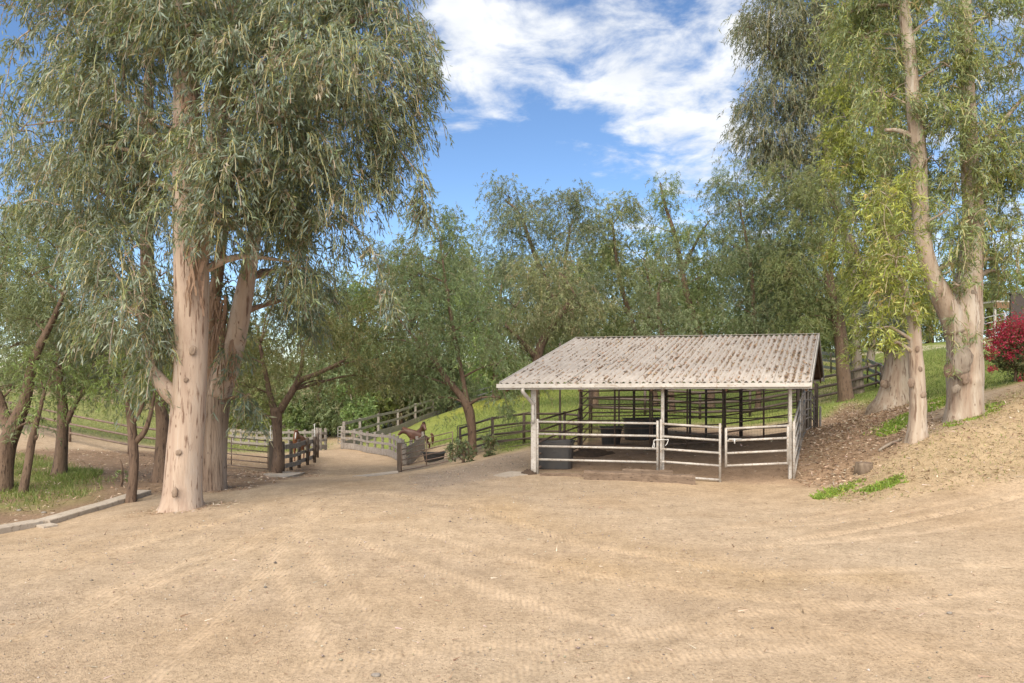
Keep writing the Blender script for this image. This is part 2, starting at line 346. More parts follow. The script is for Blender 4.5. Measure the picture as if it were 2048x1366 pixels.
def make_ground():
    def geo(a, b, s0, g):
        out = [a]; s = s0
        while out[-1] < b: out.append(out[-1] + s); s *= g
        return np.array(out)
    xs = np.r_[-geo(15, 600, .4, 1.16)[::-1], np.arange(-14.9, 15, .115), geo(15, 600, .4, 1.16)]
    ys = np.r_[-geo(-6, 500, .4, 1.3)[::-1] , np.arange(6.2, 23, .11), geo(23, 900, .2, 1.045)]
    ys = np.unique(ys); X, Yg = np.meshgrid(xs, ys); x, y = X.ravel(), Yg.ravel(); z = gz(x, y)
    wx = x + .35 * vnoise(x, y, 1.1, 1) + .12 * vnoise(x, y, 3.7, 2); wy = y + .35 * vnoise(x, y, 1.2, 3) + .12 * vnoise(x, y, 4.1, 4)
    sand = np.array((.57, .445, .305)); c = np.tile(sand, (len(x), 1))
    def lay(m, col, k=1.): nonlocal c; c = c * (1 - m[:, None] * k) + np.array(col) * m[:, None] * k
    n1 = vnoise(x, y, .55, 5) * .5 + .5; lay(np.clip(n1, 0, 1) ** 2, (.60, .50, .37), .55)
    lay(np.clip(vnoise(x, y, .8, 11), 0, 1), (.47, .335, .20), .45)
    tr = np.zeros(len(x)); te = np.zeros(len(x))
    for pts, wd in TRACKS:
        for off in (0, 1):
            q = [np.array((p[0], p[1] + off * .0 + (1.55 if off else 0))) for p in pts]
            if off and wd > .145: continue
            tr = np.maximum(tr, line_mask(x, y, q, wd * .8, .07)); te = np.maximum(te, line_mask(x, y, q, wd * .8 + .07, .06))
    lay(np.clip(te - tr, 0, 1) * np.clip(.6 + .8 * vnoise(x, y, 2.1, 21), 0, 1), (.46, .345, .22), .4); lay(tr * np.clip(.55 + .8 * vnoise(x, y, 1.3, 22), 0, 1), (.66, .525, .375), .5)
    orr = line_mask(wx, wy, A_((960, 990), (1100, 1050), (1350, 1110), (1500, 1150)), .5, .7); lay(orr, (.58, .43, .25), .5)
    orr = line_mask(wx, wy, A_((1150, 1130), (1500, 1170), (1750, 1150)), .3, .7); lay(orr, (.58, .42, .23), .5)
    gv = np.clip(vnoise(x, y, .7, 17) + .35, 0, 1) * np.clip(1 - (x + 1) / 8, 0, 1) * (1 - tr); lay(gv, (.47, .38, .285), .5)
    gm = poly_mask(wx, wy, GRAVEL, .6); lay(gm, (.40, .33, .265), .8)
    rb = poly_mask(wx, wy, ROAD_B, .7); lay(rb, (.60, .46, .31), .8)
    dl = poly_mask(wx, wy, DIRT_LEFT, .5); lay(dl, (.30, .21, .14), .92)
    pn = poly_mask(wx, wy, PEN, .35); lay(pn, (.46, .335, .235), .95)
    dr = poly_mask(wx, wy, DIRT_R, .6); lay(dr, (.37, .26, .175), .9)
    bk = poly_mask(wx, wy, BANK, .8); bn = np.clip(.5 + .6 * vnoise(x, y, 1.4, 8), 0, 1); lay(bk, (.52, .41, .26), .9); lay(bk * bn, (.44, .33, .20), .5)
    far = np.clip((y - 60) / 30, 0, 1); lay(far, (.16, .17, .06), .8)
    c = c * np.array((.79, .785, .785))
    gr = np.zeros(len(x))
    for poly, soft, k in ((GRASS_HILL, .8, 1.), (LAWN_R, .8, 1.), (PADDOCK_L, 1.5, .8)):
        m = poly_mask(wx, wy, poly, soft) * k; gr = np.maximum(gr, m)
    pl = poly_mask(wx, wy, PATCH_L, 1.) * np.clip(.55 + .9 * vnoise(x, y, 1.7, 6), 0, 1); gr = np.maximum(gr, pl * .9)
    gn = np.clip(.5 + .5 * vnoise(x, y, .5, 9), 0, 1)
    gcol = np.array((.18, .22, .07)) * (1 - gn[:, None]) + np.array((.265, .28, .105)) * gn[:, None]
    gcol = gcol * np.array((.93, 1.02, .85))
    yel = np.exp(-(((x + 1.5) / 3.5) ** 2 + ((y - 58) / 7) ** 2)); gcol = gcol * (1 - .6 * yel[:, None]) + np.array((.42, .38, .05)) * .6 * yel[:, None]
    c = c * (1 - gr[:, None]) + gcol * gr[:, None]
    pad_dirt = poly_mask(wx, wy, [on(430, 31), on(560, 30), on(640, 37), on(640, 41), on(540, 38), on(420, 38)], 1.); lay(pad_dirt, (.40, .30, .19), .7)
    path = line_mask(wx, wy, [on(1650, 42), on(1662, 50), on(1640, 62)], .5, .4); lay(path, (.45, .36, .25), .8)
    road = line_mask(wx, wy, [(14, 66), P(1780, 703, 62), P(1900, 698, 58), (70, 52)], 1.6, .3); lay(road, (.62, .57, .50), .95)
    z = z - tr * .014 + np.clip(te - tr, 0, 1) * .012 - .05 * line_mask(x, y, A_((1600, 1080), (1800, 1046), (2048, 990)), .05, .12)
    nx = len(xs); ny = len(ys); i = np.arange((ny - 1) * (nx - 1)); r_, q = np.divmod(i, nx - 1); a = r_ * nx + q
    loops = np.stack((a, a + 1, a + nx + 1, a + nx), 1).ravel()
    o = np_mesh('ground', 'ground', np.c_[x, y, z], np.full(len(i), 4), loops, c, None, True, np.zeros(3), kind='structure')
    for nm, arr in (('Track', tr), ('Grass', gr)):
        at_ = o.data.attributes.new(nm, 'FLOAT', 'POINT'); at_.data.foreach_set('value', arr.astype(np.float32))
    return o
def ground_mat():
    m, nt, out = nodes('ground')
    col = N_(nt, 'ShaderNodeAttribute', attribute_name='Col').outputs[0]
    tr = N_(nt, 'ShaderNodeAttribute', attribute_name='Track').outputs['Fac']; gr = N_(nt, 'ShaderNodeAttribute', attribute_name='Grass').outputs['Fac']
    v = mapped(nt, (1, 1, 1))
    a = N_(nt, 'ShaderNodeTexNoise', {'Vector': v, 'Scale': 22, 'Detail': 8, 'Roughness': .75})
    b = N_(nt, 'ShaderNodeTexNoise', {'Vector': v, 'Scale': 1.6, 'Detail': 6, 'Roughness': .6})
    vo = N_(nt, 'ShaderNodeTexVoronoi', {'Vector': v, 'Scale': 42, 'Randomness': 1.})
    c = mixc(nt, 1., col, ramp(nt, a.outputs[0], ((.28, (.55, .52, .48)), (.5, (1, 1, 1)), (.75, (1.22, 1.2, 1.17)))), 'MULTIPLY')
    c = mixc(nt, 1., c, ramp(nt, b.outputs[0], ((.3, (.84, .83, .81)), (.7, (1.1, 1.1, 1.1)))), 'MULTIPLY')
    b2 = N_(nt, 'ShaderNodeTexNoise', {'Vector': v, 'Scale': 6.5, 'Detail': 8, 'Roughness': .7})
    c = mixc(nt, 1., c, ramp(nt, b2.outputs[0], ((.32, (.80, .785, .76)), (.5, (1, 1, 1)), (.7, (1.1, 1.09, 1.07)))), 'MULTIPLY')
    # single grains: random light and dark cells
    sep = N_(nt, 'ShaderNodeSeparateColor', {0: vo.outputs['Color']})
    gmask = ramp(nt, vo.outputs['Distance'], ((.25, (1, 1, 1)), (.42, (0, 0, 0))))
    dk = ramp(nt, sep.outputs[0], ((.0, (.42, .39, .36)), (.18, (1, 1, 1)), (.78, (1, 1, 1)), (.95, (1.45, 1.45, 1.46))))
    keep = N_(nt, 'ShaderNodeMath', {0: gmask, 1: N_(nt, 'ShaderNodeMath', {0: 1., 1: N_(nt, 'ShaderNodeMath', {0: tr, 1: gr}, operation='MAXIMUM').outputs[0]}, operation='SUBTRACT').outputs[0]}, operation='MULTIPLY').outputs[0]
    c = mixc(nt, keep, c, mixc(nt, 1., c, dk, 'MULTIPLY'))
    gn = N_(nt, 'ShaderNodeTexNoise', {'Vector': v, 'Scale': 5, 'Detail': 7, 'Roughness': .7})
    c = mixc(nt, gr, c, mixc(nt, 1., c, ramp(nt, gn.outputs[0], ((.3, (.62, .66, .6)), (.7, (1.25, 1.2, 1.1)))), 'MULTIPLY'))
    bs = N_(nt, 'ShaderNodeBsdfPrincipled', {'Base Color': c, 'Roughness': .95, 'Specular IOR Level': .15})
    wv = N_(nt, 'ShaderNodeTexWave', {'Vector': v, 'Scale': 4.5, 'Distortion': 2.5, 'Detail': 2})
    h = N_(nt, 'ShaderNodeMath', {0: wv.outputs['Fac'], 1: N_(nt, 'ShaderNodeMath', {0: tr, 1: .45}, operation='MULTIPLY').outputs[0], 2: a.outputs[0]}, operation='MULTIPLY_ADD').outputs[0]
    h2 = N_(nt, 'ShaderNodeMath', {0: keep, 1: .5, 2: h}, operation='MULTIPLY_ADD').outputs[0]
    bp = N_(nt, 'ShaderNodeBump', {'Height': h2, 'Strength': .75, 'Distance': .025}); nt.links.new(bp.outputs[0], bs.inputs['Normal'])
    nt.links.new(bs.outputs[0], out.inputs[0])
ground_mat()
ground = make_ground()

def kerb():
    a, b, c = at(-60, 1075), at(75, 1052), at(290, 990)
    t = thing('concrete_kerb', b, 'low pale concrete kerb strip edging the driveway by the left trees', 'kerb')
    for q, (p0, p1, w_) in enumerate(((a, b, .34), (b + (.06, .05, 0), at(195, 1019), .36), (at(197, 1018.5), c, .36))):
        p0 = np.array(p0); p1 = np.array(p1); p0[2] = g1(p0[0], p0[1]) + .03; p1[2] = g1(p1[0], p1[1]) + .04
        MB().bar(p0, p1, w_, .16, .015).build('kerb_stone', 'concrete', t)
    MB().bar(at(80, 1056) + (0, 0, .01), at(108, 1052) + (0, 0, .01), .3, .08, .01).build('broken_slab', 'concrete', t)
kerb()
def slab(label, pts, th=.05):
    c = np.mean(pts, 0); top = [np.array((p[0], p[1], g1(p[0], p[1]) + .022)) for p in pts]; n = len(top)
    MB().add(top + [p - (0, 0, th + .05) for p in top], [tuple(range(n)), tuple(range(2 * n - 1, n - 1, -1))] + [(i, i + n, (i + 1) % n + n, (i + 1) % n) for i in range(n)]).build('concrete_slab', 'concrete', None, label=label, cat='slab')
slab('flat concrete strip in the dirt left of the shelter post', A_((985, 952), (1020, 944), (1062, 946), (1058, 950), (1012, 956)))
slab('pale flat slab in the road below the left gate', A_((525, 949), (560, 943), (610, 946), (570, 956)))
slab('thin pale concrete strip across the road before the dark gate post', A_((705, 953), (796, 942), (797, 947), (735, 954)))

# ------------------------------------------------------------------ shelter
WF = np.array((.985, -.17, 0)); UD = unit(np.array((.405, .914, 0)))
E_L = P(1002, 767, 21.3); E_R = P(1620, 764, 19.85); HALF = 6.7; RISE = 1.55
def roof_pt(s, t):   # s across the width 0..1, t depth 0 (front eave) .. 1 (ridge) .. 2 (back eave)
    p = E_L * (1 - s) + E_R * s + UD * HALF * t; p = p.copy(); p[2] += RISE * (t if t <= 1 else 2 - t); return p
FL, FM, FR = P(1067, 945, 21.6), P(1322, 950, 20.95), P(1583, 957, 20.25)
def build_shelter():
    t = thing('horse_shelter', (FL + FR) / 2, 'open horse shelter with pale corrugated gable roof on thin posts', 'shelter')
    W = np.linalg.norm(E_R - E_L); nrib = 46; nsheet = 9
    def corr(s): return .036 * math.cos(2 * math.pi * s * nrib)
    for side in (0, 1):
        for k in range(nsheet):
            m = MB(); n = 40; rows = [0, .25, .5, .75, 1.0] if side == 0 else [1.0, 1.25, 1.5, 1.75, 2.0]; vs = []
            for j, tt in enumerate(rows):
                for i in range(n + 1):
                    s = (k + i / n) / nsheet; q = roof_pt(s, tt); q[2] += corr(s) + .006 * math.sin(k * 2.1 + tt * 3) + (.008 if k % 2 else 0); vs.append(q)
            nf = len(vs); vs2 = [v - (0, 0, .012) for v in vs]
            fs = [(j * (n + 1) + i, j * (n + 1) + i + 1, (j + 1) * (n + 1) + i + 1, (j + 1) * (n + 1) + i) for j in range(4) for i in range(n)]
            fs += [tuple(q + nf for q in f[::-1]) for f in fs]
            fs += [(i + 1, i, i + nf, i + 1 + nf) for i in range(n)]
            m.add(vs + vs2, fs, True).build('roof_sheet', 'roof_sheet', t)
    dz = np.array((0, 0, .05))
    rc = MB()
    a, b = roof_pt(-.004, 1) + (0, 0, .045), roof_pt(1.004, 1) + (0, 0, .045)
    for sg in (-1, 1): rc.bar(a + UD * sg * .09 - (0, 0, .02), b + UD * sg * .09 - (0, 0, .02), .19, .012)
    rc.build('ridge_cap', 'trim_white', t)
    f = MB(); f.bar(roof_pt(-.006, -.012) - (0, 0, .075), roof_pt(1.006, -.012) - (0, 0, .075), .03, .16); fo = f.build('fascia', 'trim_white', t)
    gm = MB(); a, b = roof_pt(-.006, -.022) - (0, 0, .03), roof_pt(1.006, -.022) - (0, 0, .03)
    gm.bar(a - (0, 0, .05), b - (0, 0, .05), .09, .012); gm.bar(a - UD * .05, b - UD * .05, .012, .11); gm.build('gutter', 'trim_white', t)
    MB().bar(roof_pt(-.006, 2.012) - (0, 0, .075), roof_pt(1.006, 2.012) - (0, 0, .075), .03, .16).build('fascia', 'trim_white', t)
    for s in (-.004, 1.004):
        for tt in ((0, 1), (1, 2)):
            MB().bar(roof_pt(s, tt[0]) - (0, 0, .05), roof_pt(s, tt[1]) - (0, 0, .05), .035, .19).build('barge_board', 'trim_white', t)
    for tt in (.03, .35, .68, .985, 1.32, 1.65, 1.97):
        MB().bar(roof_pt(.01, tt) - (0, 0, .10), roof_pt(.99, tt) - (0, 0, .10), .05, .10).build('purlin', 'timber_brown', t)
    for s in (.012, .26, .5, .74, .988):
        for a_, b_ in ((0.02, 1), (1, 1.98)):
            MB().bar(roof_pt(s, a_) - (0, 0, .21), roof_pt(s, b_) - (0, 0, .21), .05, .12).build('rafter', 'timber_brown', t)
    for s in np.linspace(.955, .985, 3):   # board lining visible under the right gable
        pass
    for k in range(12):
        a0, a1 = 1.03 + k * .078, 1.03 + (k + 1) * .078 - .006
        mm = MB(); q = [roof_pt(.90, a0), roof_pt(.996, a0), roof_pt(.996, a1), roof_pt(.90, a1)]; q = [p - (0, 0, .052) for p in q]
        mm.add(q + [p - (0, 0, .015) for p in q], [(0, 1, 2, 3), (7, 6, 5, 4), (0, 4, 5, 1), (1, 5, 6, 2), (2, 6, 7, 3), (3, 7, 4, 0)]).build('soffit_board', 'timber_brown', t)
    def roof_z(x, y):      # underside height at a plan position
        d = np.array((x, y)) - E_L[:2]; M = np.stack(((E_R - E_L)[:2], (UD * HALF)[:2]), 1); s, tt = np.linalg.solve(M, d)
        return roof_pt(s, tt)[2] - .10
    def post(base, wd, mat, dx=0):
        z0 = g1(base[0], base[1]) - .06; top = roof_z(base[0], base[1])
        MB().bar((base[0], base[1], z0), (base[0], base[1], top), wd, wd, .006, up=(1, 0, 0)).build('post', mat, t)
    post(FL, .15, 'white_pipe'); post(P(1325, 950, 21.0), .085, 'white_pipe'); post(P(1580, 956, 20.32), .085, 'white_pipe')
    for px, Y, wd in ((1120, 27.2, .065), (1163, 27.6, .08), (1238, 33.0, .07), (1268, 32.6, .10), (1380, 29.0, .075), (1412, 30.5, .075), (1450, 32.4, .07),
                      (1596, 23.0, .08), (1604, 26, .09), (1613, 28.3, .09), (1621, 30.2, .08), (1633, 32.8, .12)):
        post(on(px, Y), wd, 'dark_pipe')
    # downspout from the gutter to the left front post
    g0 = roof_pt(.083, -.02) - (0, 0, .10); p0 = FL + (-.02, -.13, 0)
    path = [g0, g0 - (0, 0, .12), np.array((p0[0] - .03, p0[1] - .03, g0[2] - .42)), np.array((p0[0], p0[1], g0[2] - .62)), np.array((p0[0], p0[1], g0[2] - 1.0))]
    pp, rr = spline(path, [.055] * 5, 14); MB().tube(pp, rr, 8).build('downspout', 'trim_white', t)
    b = on(1634, 32.6); MB().tube([b + (0.1, -.1, 1.2), b + (.1, -.1, .12), b + (.14, -.12, .06), b + (.75, -.2, .05)], .05, 8).build('drain_pipe', 'grey_pipe', t)
    # brace at the middle front post
    q = P(1325, 950, 21.0); zt = roof_z(q[0], q[1])
    for sg in (-1, 1): MB().bar((q[0], q[1], zt - .25), (q[0] + sg * .22 * WF[0], q[1] + sg * .22 * WF[1], zt - .02), .05, .05).build('knee_brace', 'timber_brown', t)
    return t
shelter = build_shelter()

def roof_litter():
    rng = np.random.default_rng(5); n = 9000; s = rng.random(n); tt = rng.random(n)
    dens = .38 + .55 * s + .35 * np.sin(s * 9 + tt * 6) * np.sin(tt * 8 + s * 4); k = rng.random(n) < dens * .95; s = s[k]; tt = tt[k]; n = len(s)
    clump = rng.random((70, 2)); kk = rng.integers(0, 70, n); near = rng.random(n) < .35
    s = np.where(near, np.clip(clump[kk, 0] + rng.normal(size=n) * .008, .005, .995), s); tt = np.where(near, np.clip(clump[kk, 1] + rng.normal(size=n) * .02, .02, .98), tt)
    s = np.where(rng.random(n) < .88, (np.floor(s * 46) + .5) / 46 + rng.normal(size=n) * .0026, s); s = np.clip(s, .004, .996)
    tt = np.clip(tt, .01, .985)
    p = E_L[None] * (1 - s[:, None]) + E_R[None] * s[:, None] + UD[None] * HALF * tt[:, None]; p[:, 2] += RISE * tt + .036 * np.cos(2 * np.pi * s * 46) + .018
    slope = unit(UD * HALF + (0, 0, RISE)); d = slope[None] * rng.choice((-1, 1), (n, 1)) + rng.normal(size=(n, 3)) * .16
    sv = unit(np.cross(unit(d), np.array((0, 0, 1.))[None] + rng.normal(size=(n, 3)) * .35))
    V, sz, lp, k_ = leaf_arrays(p, d, rng.uniform(.08, .26, n), rng.uniform(.025, .06, n), rng, True, sidev=sv)
    c = np.repeat(pick(rng, ((4, (.24, .165, .11)), (3, (.18, .12, .08)), (3, (.32, .235, .165)), (.5, (.10, .07, .05))), n), k_, 0)
    np_mesh('fallen_leaves', 'litter_leaf', V, sz, lp, c, None, label='brown dead leaves caught in the corrugated roof grooves', cat='leaf litter', kind='stuff')
roof_litter()

# ------------------------------------------------------------------ corral panels
def panel(label, a, b, hs, r=.027, mat='white_pipe', post_h=None, mids=0, name='corral_fence', cat='fence', bottom=True, mesh=False, lift=0., group=None, post_r=None, ends=True):
    a = np.array(a, float); b = np.array(b, float); a[2] = g1(a[0], a[1]); b[2] = g1(b[0], b[1])
    t = thing(name, (a + b) / 2, label, cat, group); H = max(hs); ph = post_h or H + .03; pr = post_r or r * 1.15
    if ends:
        for k in range(mids + 2):
            f = k / (mids + 1); p = a * (1 - f) + b * f; p[2] = g1(p[0], p[1]) if not lift else p[2]
            MB().tube([p + (0, 0, lift - (.04 if not lift else 0)), p + (0, 0, ph - .015), p + (0, 0, ph)], [pr, pr, pr * .7], 8).build('post', mat, t)
    for h in hs:
        MB().tube([a + (0, 0, h), b + (0, 0, h)], r, 8).build('rail', mat, t)
    if mesh:
        m = MB(); L = np.linalg.norm(b - a); nx = int(L / .10); d = (b - a) / L; nrm = np.array((-d[1], d[0], 0)) * .03
        for i in range(1, nx):
            p = a + (b - a) * i / nx + nrm; m.tube([p + (0, 0, .12), p + (0, 0, mesh)], 0.0022, 3, False)
        for j in range(int((mesh - .12) / .10) + 1): m.tube([a + nrm + (0, 0, .12 + j * .10), b + nrm + (0, 0, .12 + j * .10)], 0.0022, 3, False)
        tag(m.build('wire_mesh', 'wire', t), kind='stuff')
    return t
HS = (.33, .68, 1.03, 1.38)
fa, fb, fc, fd = P(1075, 944, 21.5), P(1315, 950, 20.85), P(1322, 950, 20.8), P(1440, 952, 20.6)
panel('white four-rail pipe panel at shelter front beside the downspout post', fa, fb, (.42, .80, 1.15, 1.50), .032, post_h=1.58)
panel('short white pipe panel in the middle of the shelter front', fc, fd, (.06, .45, .80, 1.15, 1.50), .032, post_h=1.62)
g = panel('white pipe gate standing ajar at the right of the shelter front', P(1452, 950, 20.55) , P(1576, 956, 20.2), (.46, .80, 1.14, 1.47), .032, name='pipe_gate', cat='gate', lift=.42, post_h=1.50)
hp = P(1456, 878, 20.5); MB().tube([hp + (0, -.06, 0), hp + (.35, -.06, 0)], .018, 8).build('latch', 'white_plastic', g); MB().tube([hp + (.16, -.06, .02), hp + (.16, -.07, -.12)], .02, 8).build('latch_handle', 'white_plastic', [c for c in g.children if c.name.startswith('latch')][0])
pc = panel('white corner pipe panel running back from the gate hinge post', P(1588, 957, 20.2), P(1599.5, 932, 23.1), (.10, .50, .83, 1.17, 1.50), .032, post_h=1.56)
for k, (q0, q1, lab) in enumerate(((on(1600.5, 23.3), on(1608, 25.6), 'second grey pipe panel on the right side of the shelter'), (on(1610, 26.2), on(1621, 29.4), 'third grey pipe panel on the right side of the shelter'),
                                   (on(1622, 29.6), on(1632, 33.2), 'rearmost grey pipe panel on the right side of the shelter'))):
    panel(lab, q0, q1, (.10, .50, .83, 1.17, 1.50), .030, 'grey_pipe', 1.56, 1)
panel('tall grey pipe panel end above the right side rails', on(1605, 25.9), on(1616.5, 28.2), (.6, 1.1, 1.6, 2.0), .028, 'grey_pipe', 2.1)
la, lb, lc = P(1072, 944, 21.8), on(1128, 25.4), on(1158, 27.3)
panel('dark pipe panel on the left side behind the front post', la, lb, (.10, .50, .85, 1.17, 1.48), .03, 'brown_pipe', 1.54)
panel('dark pipe panel on the left side nearest the tall partition', lb + (.03, .05, 0), lc, (.10, .50, .85, 1.17, 1.48), .03, 'brown_pipe', 1.54)
H6 = (.14, .45, .75, 1.05, 1.34, 1.62, 1.88, 2.12)
r1a, r1b, r1c, r1d = on(1160, 27.4), on(1300, 27.0), on(1446, 26.6), on(1606, 26.0)
panel('tall dark wire-mesh partition panel at the left of the pen', r1a, r1b, H6, .024, 'brown_pipe', 2.2, 1, mesh=1.5, post_r=.034)
panel('tall dark wire-mesh partition panel in the middle of the pen', r1b + (.08, 0, 0), r1c, H6, .024, 'brown_pipe', 2.2, 1, mesh=1.5, post_r=.034)
panel('tall dark wire-mesh partition panel at the right of the pen', r1c + (.08, 0, 0), r1d, H6, .024, 'brown_pipe', 2.15, 1, mesh=1.5, post_r=.034)
r2a, r2b, r2c, r2d = on(1183, 31.2), on(1330, 32), on(1480, 32.8), on(1630, 33.6)
for (a, b, lab) in ((r2a, r2b, 'left back panel of the pen behind the black tub'), (r2b + (.08, 0, 0), r2c, 'middle back panel of the pen under the rear eave'), (r2c + (.08, 0, 0), r2d, 'right back panel of the pen under the rear eave')):
    panel(lab, a, b, (.35, .8, 1.2, 1.6, 2.0, 2.3), .026, 'brown_pipe', 2.36, 0, post_r=.04)
panel('left end panel joining the two dark rows of the pen', lc + (.1, .3, 0), r2a - (.1, .2, 0), H6, .024, 'brown_pipe', 2.2)

# white clip and rope on the front panel
def latch_chain():
    q = P(1322, 888, 20.72)
    t = thing('gate_latch', P(1322, 882, 20.66), 'white chain latch hooked over the middle front posts', 'latch')
    MB().tube([q + (-.19, 0, .11), q + (.17, 0, .12)], .014, 6).build('bar', 'white_plastic', t)
    pp, rr = spline([q + (-.19, 0, .11), q + (-.21, -.01, .0), q + (-.24, -.01, -.1), q + (-.19, 0, -.08), q + (-.18, 0, .02)], [.012] * 5, 14); MB().tube(pp, rr, 6).build('hook', 'white_plastic', t)
    pp, rr = spline([q + (.17, 0, .12), q + (.2, -.01, .13), q + (.17, -.02, .03), q + (.12, -.01, -.05)], [.011] * 4, 10); MB().tube(pp, rr, 6).build('chain', 'white_plastic', t)
latch_chain()

# tubs -----------------------------------------------------------------
def tub(label, c, rx, ry, h, taper=.82, rot=0, square=3.2, mat='black_plastic', name='water_tub', cat='tub', fill=None):
    c = np.array(c, float); c[2] = g1(c[0], c[1]) - .01; t = thing(name, c, label, cat); m = MB(); n = 36
    def ring(k, z, jit=0):
        out = []
        for i in range(n):
            a = 2 * math.pi * i / n; ca, sa = math.cos(a), math.sin(a); r = (abs(ca) ** square + abs(sa) ** square) ** (-1 / square)
            x, y = rx * k * r * ca, ry * k * r * sa; out.append(c + (x * math.cos(rot) - y * math.sin(rot), x * math.sin(rot) + y * math.cos(rot), z + jit * math.sin(2 * a + 1)))
        return out
    prof = [(taper * .96, 0), (taper, .03), ((1 + taper) / 2, h * .5), (.985, h * .93), (1.06, h * .94), (1.06, h), (.97, h), (.95, h * .9), (taper * .9, .06)]
    vs = []
    for k, z in prof: vs += ring(k, z, .02 if z > h * .9 else 0)
    fs = [(j * n + i, j * n + (i + 1) % n, (j + 1) * n + (i + 1) % n, (j + 1) * n + i) for j in range(len(prof) - 1) for i in range(n)]
    fs += [tuple(range(n))[::-1], tuple((len(prof) - 1) * n + i for i in range(n))]
    basin = m.add(vs, fs).build('basin', mat, t)
    for a in (0, math.pi):
        d = np.array((math.cos(a + rot), math.sin(a + rot), 0)) * rx; MB().bar(c + d * 1.03 + (0, 0, h * .8), c + d * 1.12 + (0, 0, h * .8), .22, .03).build('handle', mat, basin)
    MB().bar(c + (-rx * .2, -ry * 1.0, h * .68), c + (rx * .2, -ry * 1.0, h * .68), .012, .06).build('moulded_badge', mat, basin)
    return t
tub('large square black feed tub behind the white front-left rails', P(1104, 932, 22.3) + (.12, .35, 0), .55, .45, .82, .92, -.15, 6)
tub('black tapered muck bucket behind the wire mesh', on(1222, 28.6), .42, .36, .75, .8, -.1, 3)
tub('big round dark feeder tub at the back of the pen', on(1286, 30.2), .78, .6, .85, .95, 0, 2.4)
tb = tub('low black oval water trough behind the dark right gate', on(868, 34.5), .52, .34, .44, .8, .05, 2.8, name='water_trough', cat='trough')
def loose_soil(c, rx, ry, h, label, mat='dark_soil'):
    c = np.array(c, float); n = 22; vs = []; rs = (1, .8, .55, .28)
    for j, k in enumerate(rs):
        for i in range(n):
            a = 2 * math.pi * i / n; q = 1 + .22 * math.sin(a * 3 + j) + .12 * math.sin(a * 7 + 2 * j); x, y = c[0] + rx * k * q * math.cos(a), c[1] + ry * k * q * math.sin(a)
            vs.append((x, y, g1(x, y) + (-.02 if j == 0 else h * (1 - k * k) * (1 + .3 * math.sin(a * 5 + j * 2)))))
    vs.append((c[0], c[1], g1(c[0], c[1]) + h)); fs = [(j * n + i, j * n + (i + 1) % n, (j + 1) * n + (i + 1) % n, (j + 1) * n + i) for j in range(3) for i in range(n)] + [(3 * n + i, 3 * n + (i + 1) % n, 4 * n) for i in range(n)]
    MB().add(vs, fs, True).build('soil_heap', mat, None, label=label, cat='soil heap')
loose_soil(P(1180, 905, 25.6), .75, .5, .22, 'dark heap of dug soil under the shelter')
loose_soil(P(1056, 944, 21.4), .22, .14, .13, 'small dark clod beside the foot of the downspout post')

# timbers -----------------------------------------------------------------
def beam(name, label, p0, p1, wd, ht, mat, sag=0, cat='timber'):
    p0 = np.array(p0, float); p1 = np.array(p1, float); n = 14; m = MB(); d = unit((p1 - p0)[None])[0]; y = np.array((-d[1], d[0], 0)); vs = []
    rr = random.Random(hash(name) % 97 + int(wd * 1000))
    for i in range(n + 1):
        f = i / n; c = p0 * (1 - f) + p1 * f; c[2] = p0[2] * (1 - f) + p1[2] * f
        for (a, b) in ((-1, 0), (-1, .85), (-.85, 1), (.85, 1), (1, .85), (1, 0)):
            vs.append(c + y * a * wd / 2 * (1 + rr.uniform(-.06, .06)) + np.array((0, 0, b * ht * (1 + rr.uniform(-.07, .04)))))
    fs = [(i * 6 + k, i * 6 + (k + 1) % 6, (i + 1) * 6 + (k + 1) % 6, (i + 1) * 6 + k) for i in range(n) for k in range(6)] + [tuple(range(6))[::-1], tuple(n * 6 + k for k in range(6))]
    m.add(vs, fs).build(name, mat, None, label=label, cat=cat)
def gp(px, py, Y, dz): p = on(px, Y); p[2] += dz; return p
beam('railway_sleeper', 'long weathered timber sleeper lying in front of the shelter', gp(1168, 0, 20.55, -.03), gp(1390, 0, 20.1, -.03), .26, .27, 'sleeper_wood')
beam('loose_plank', 'thin grey plank lying behind the long sleeper', gp(1245, 0, 20.78, 0.02), gp(1345, 0, 20.62, .02), .14, .22, 'sleeper_wood', cat='plank')
beam('ground_board', 'low buried board between downspout post and sleeper', gp(1080, 0, 21.2, -.04), gp(1168, 0, 20.95, -.03), .12, .12, 'sleeper_wood', cat='plank')

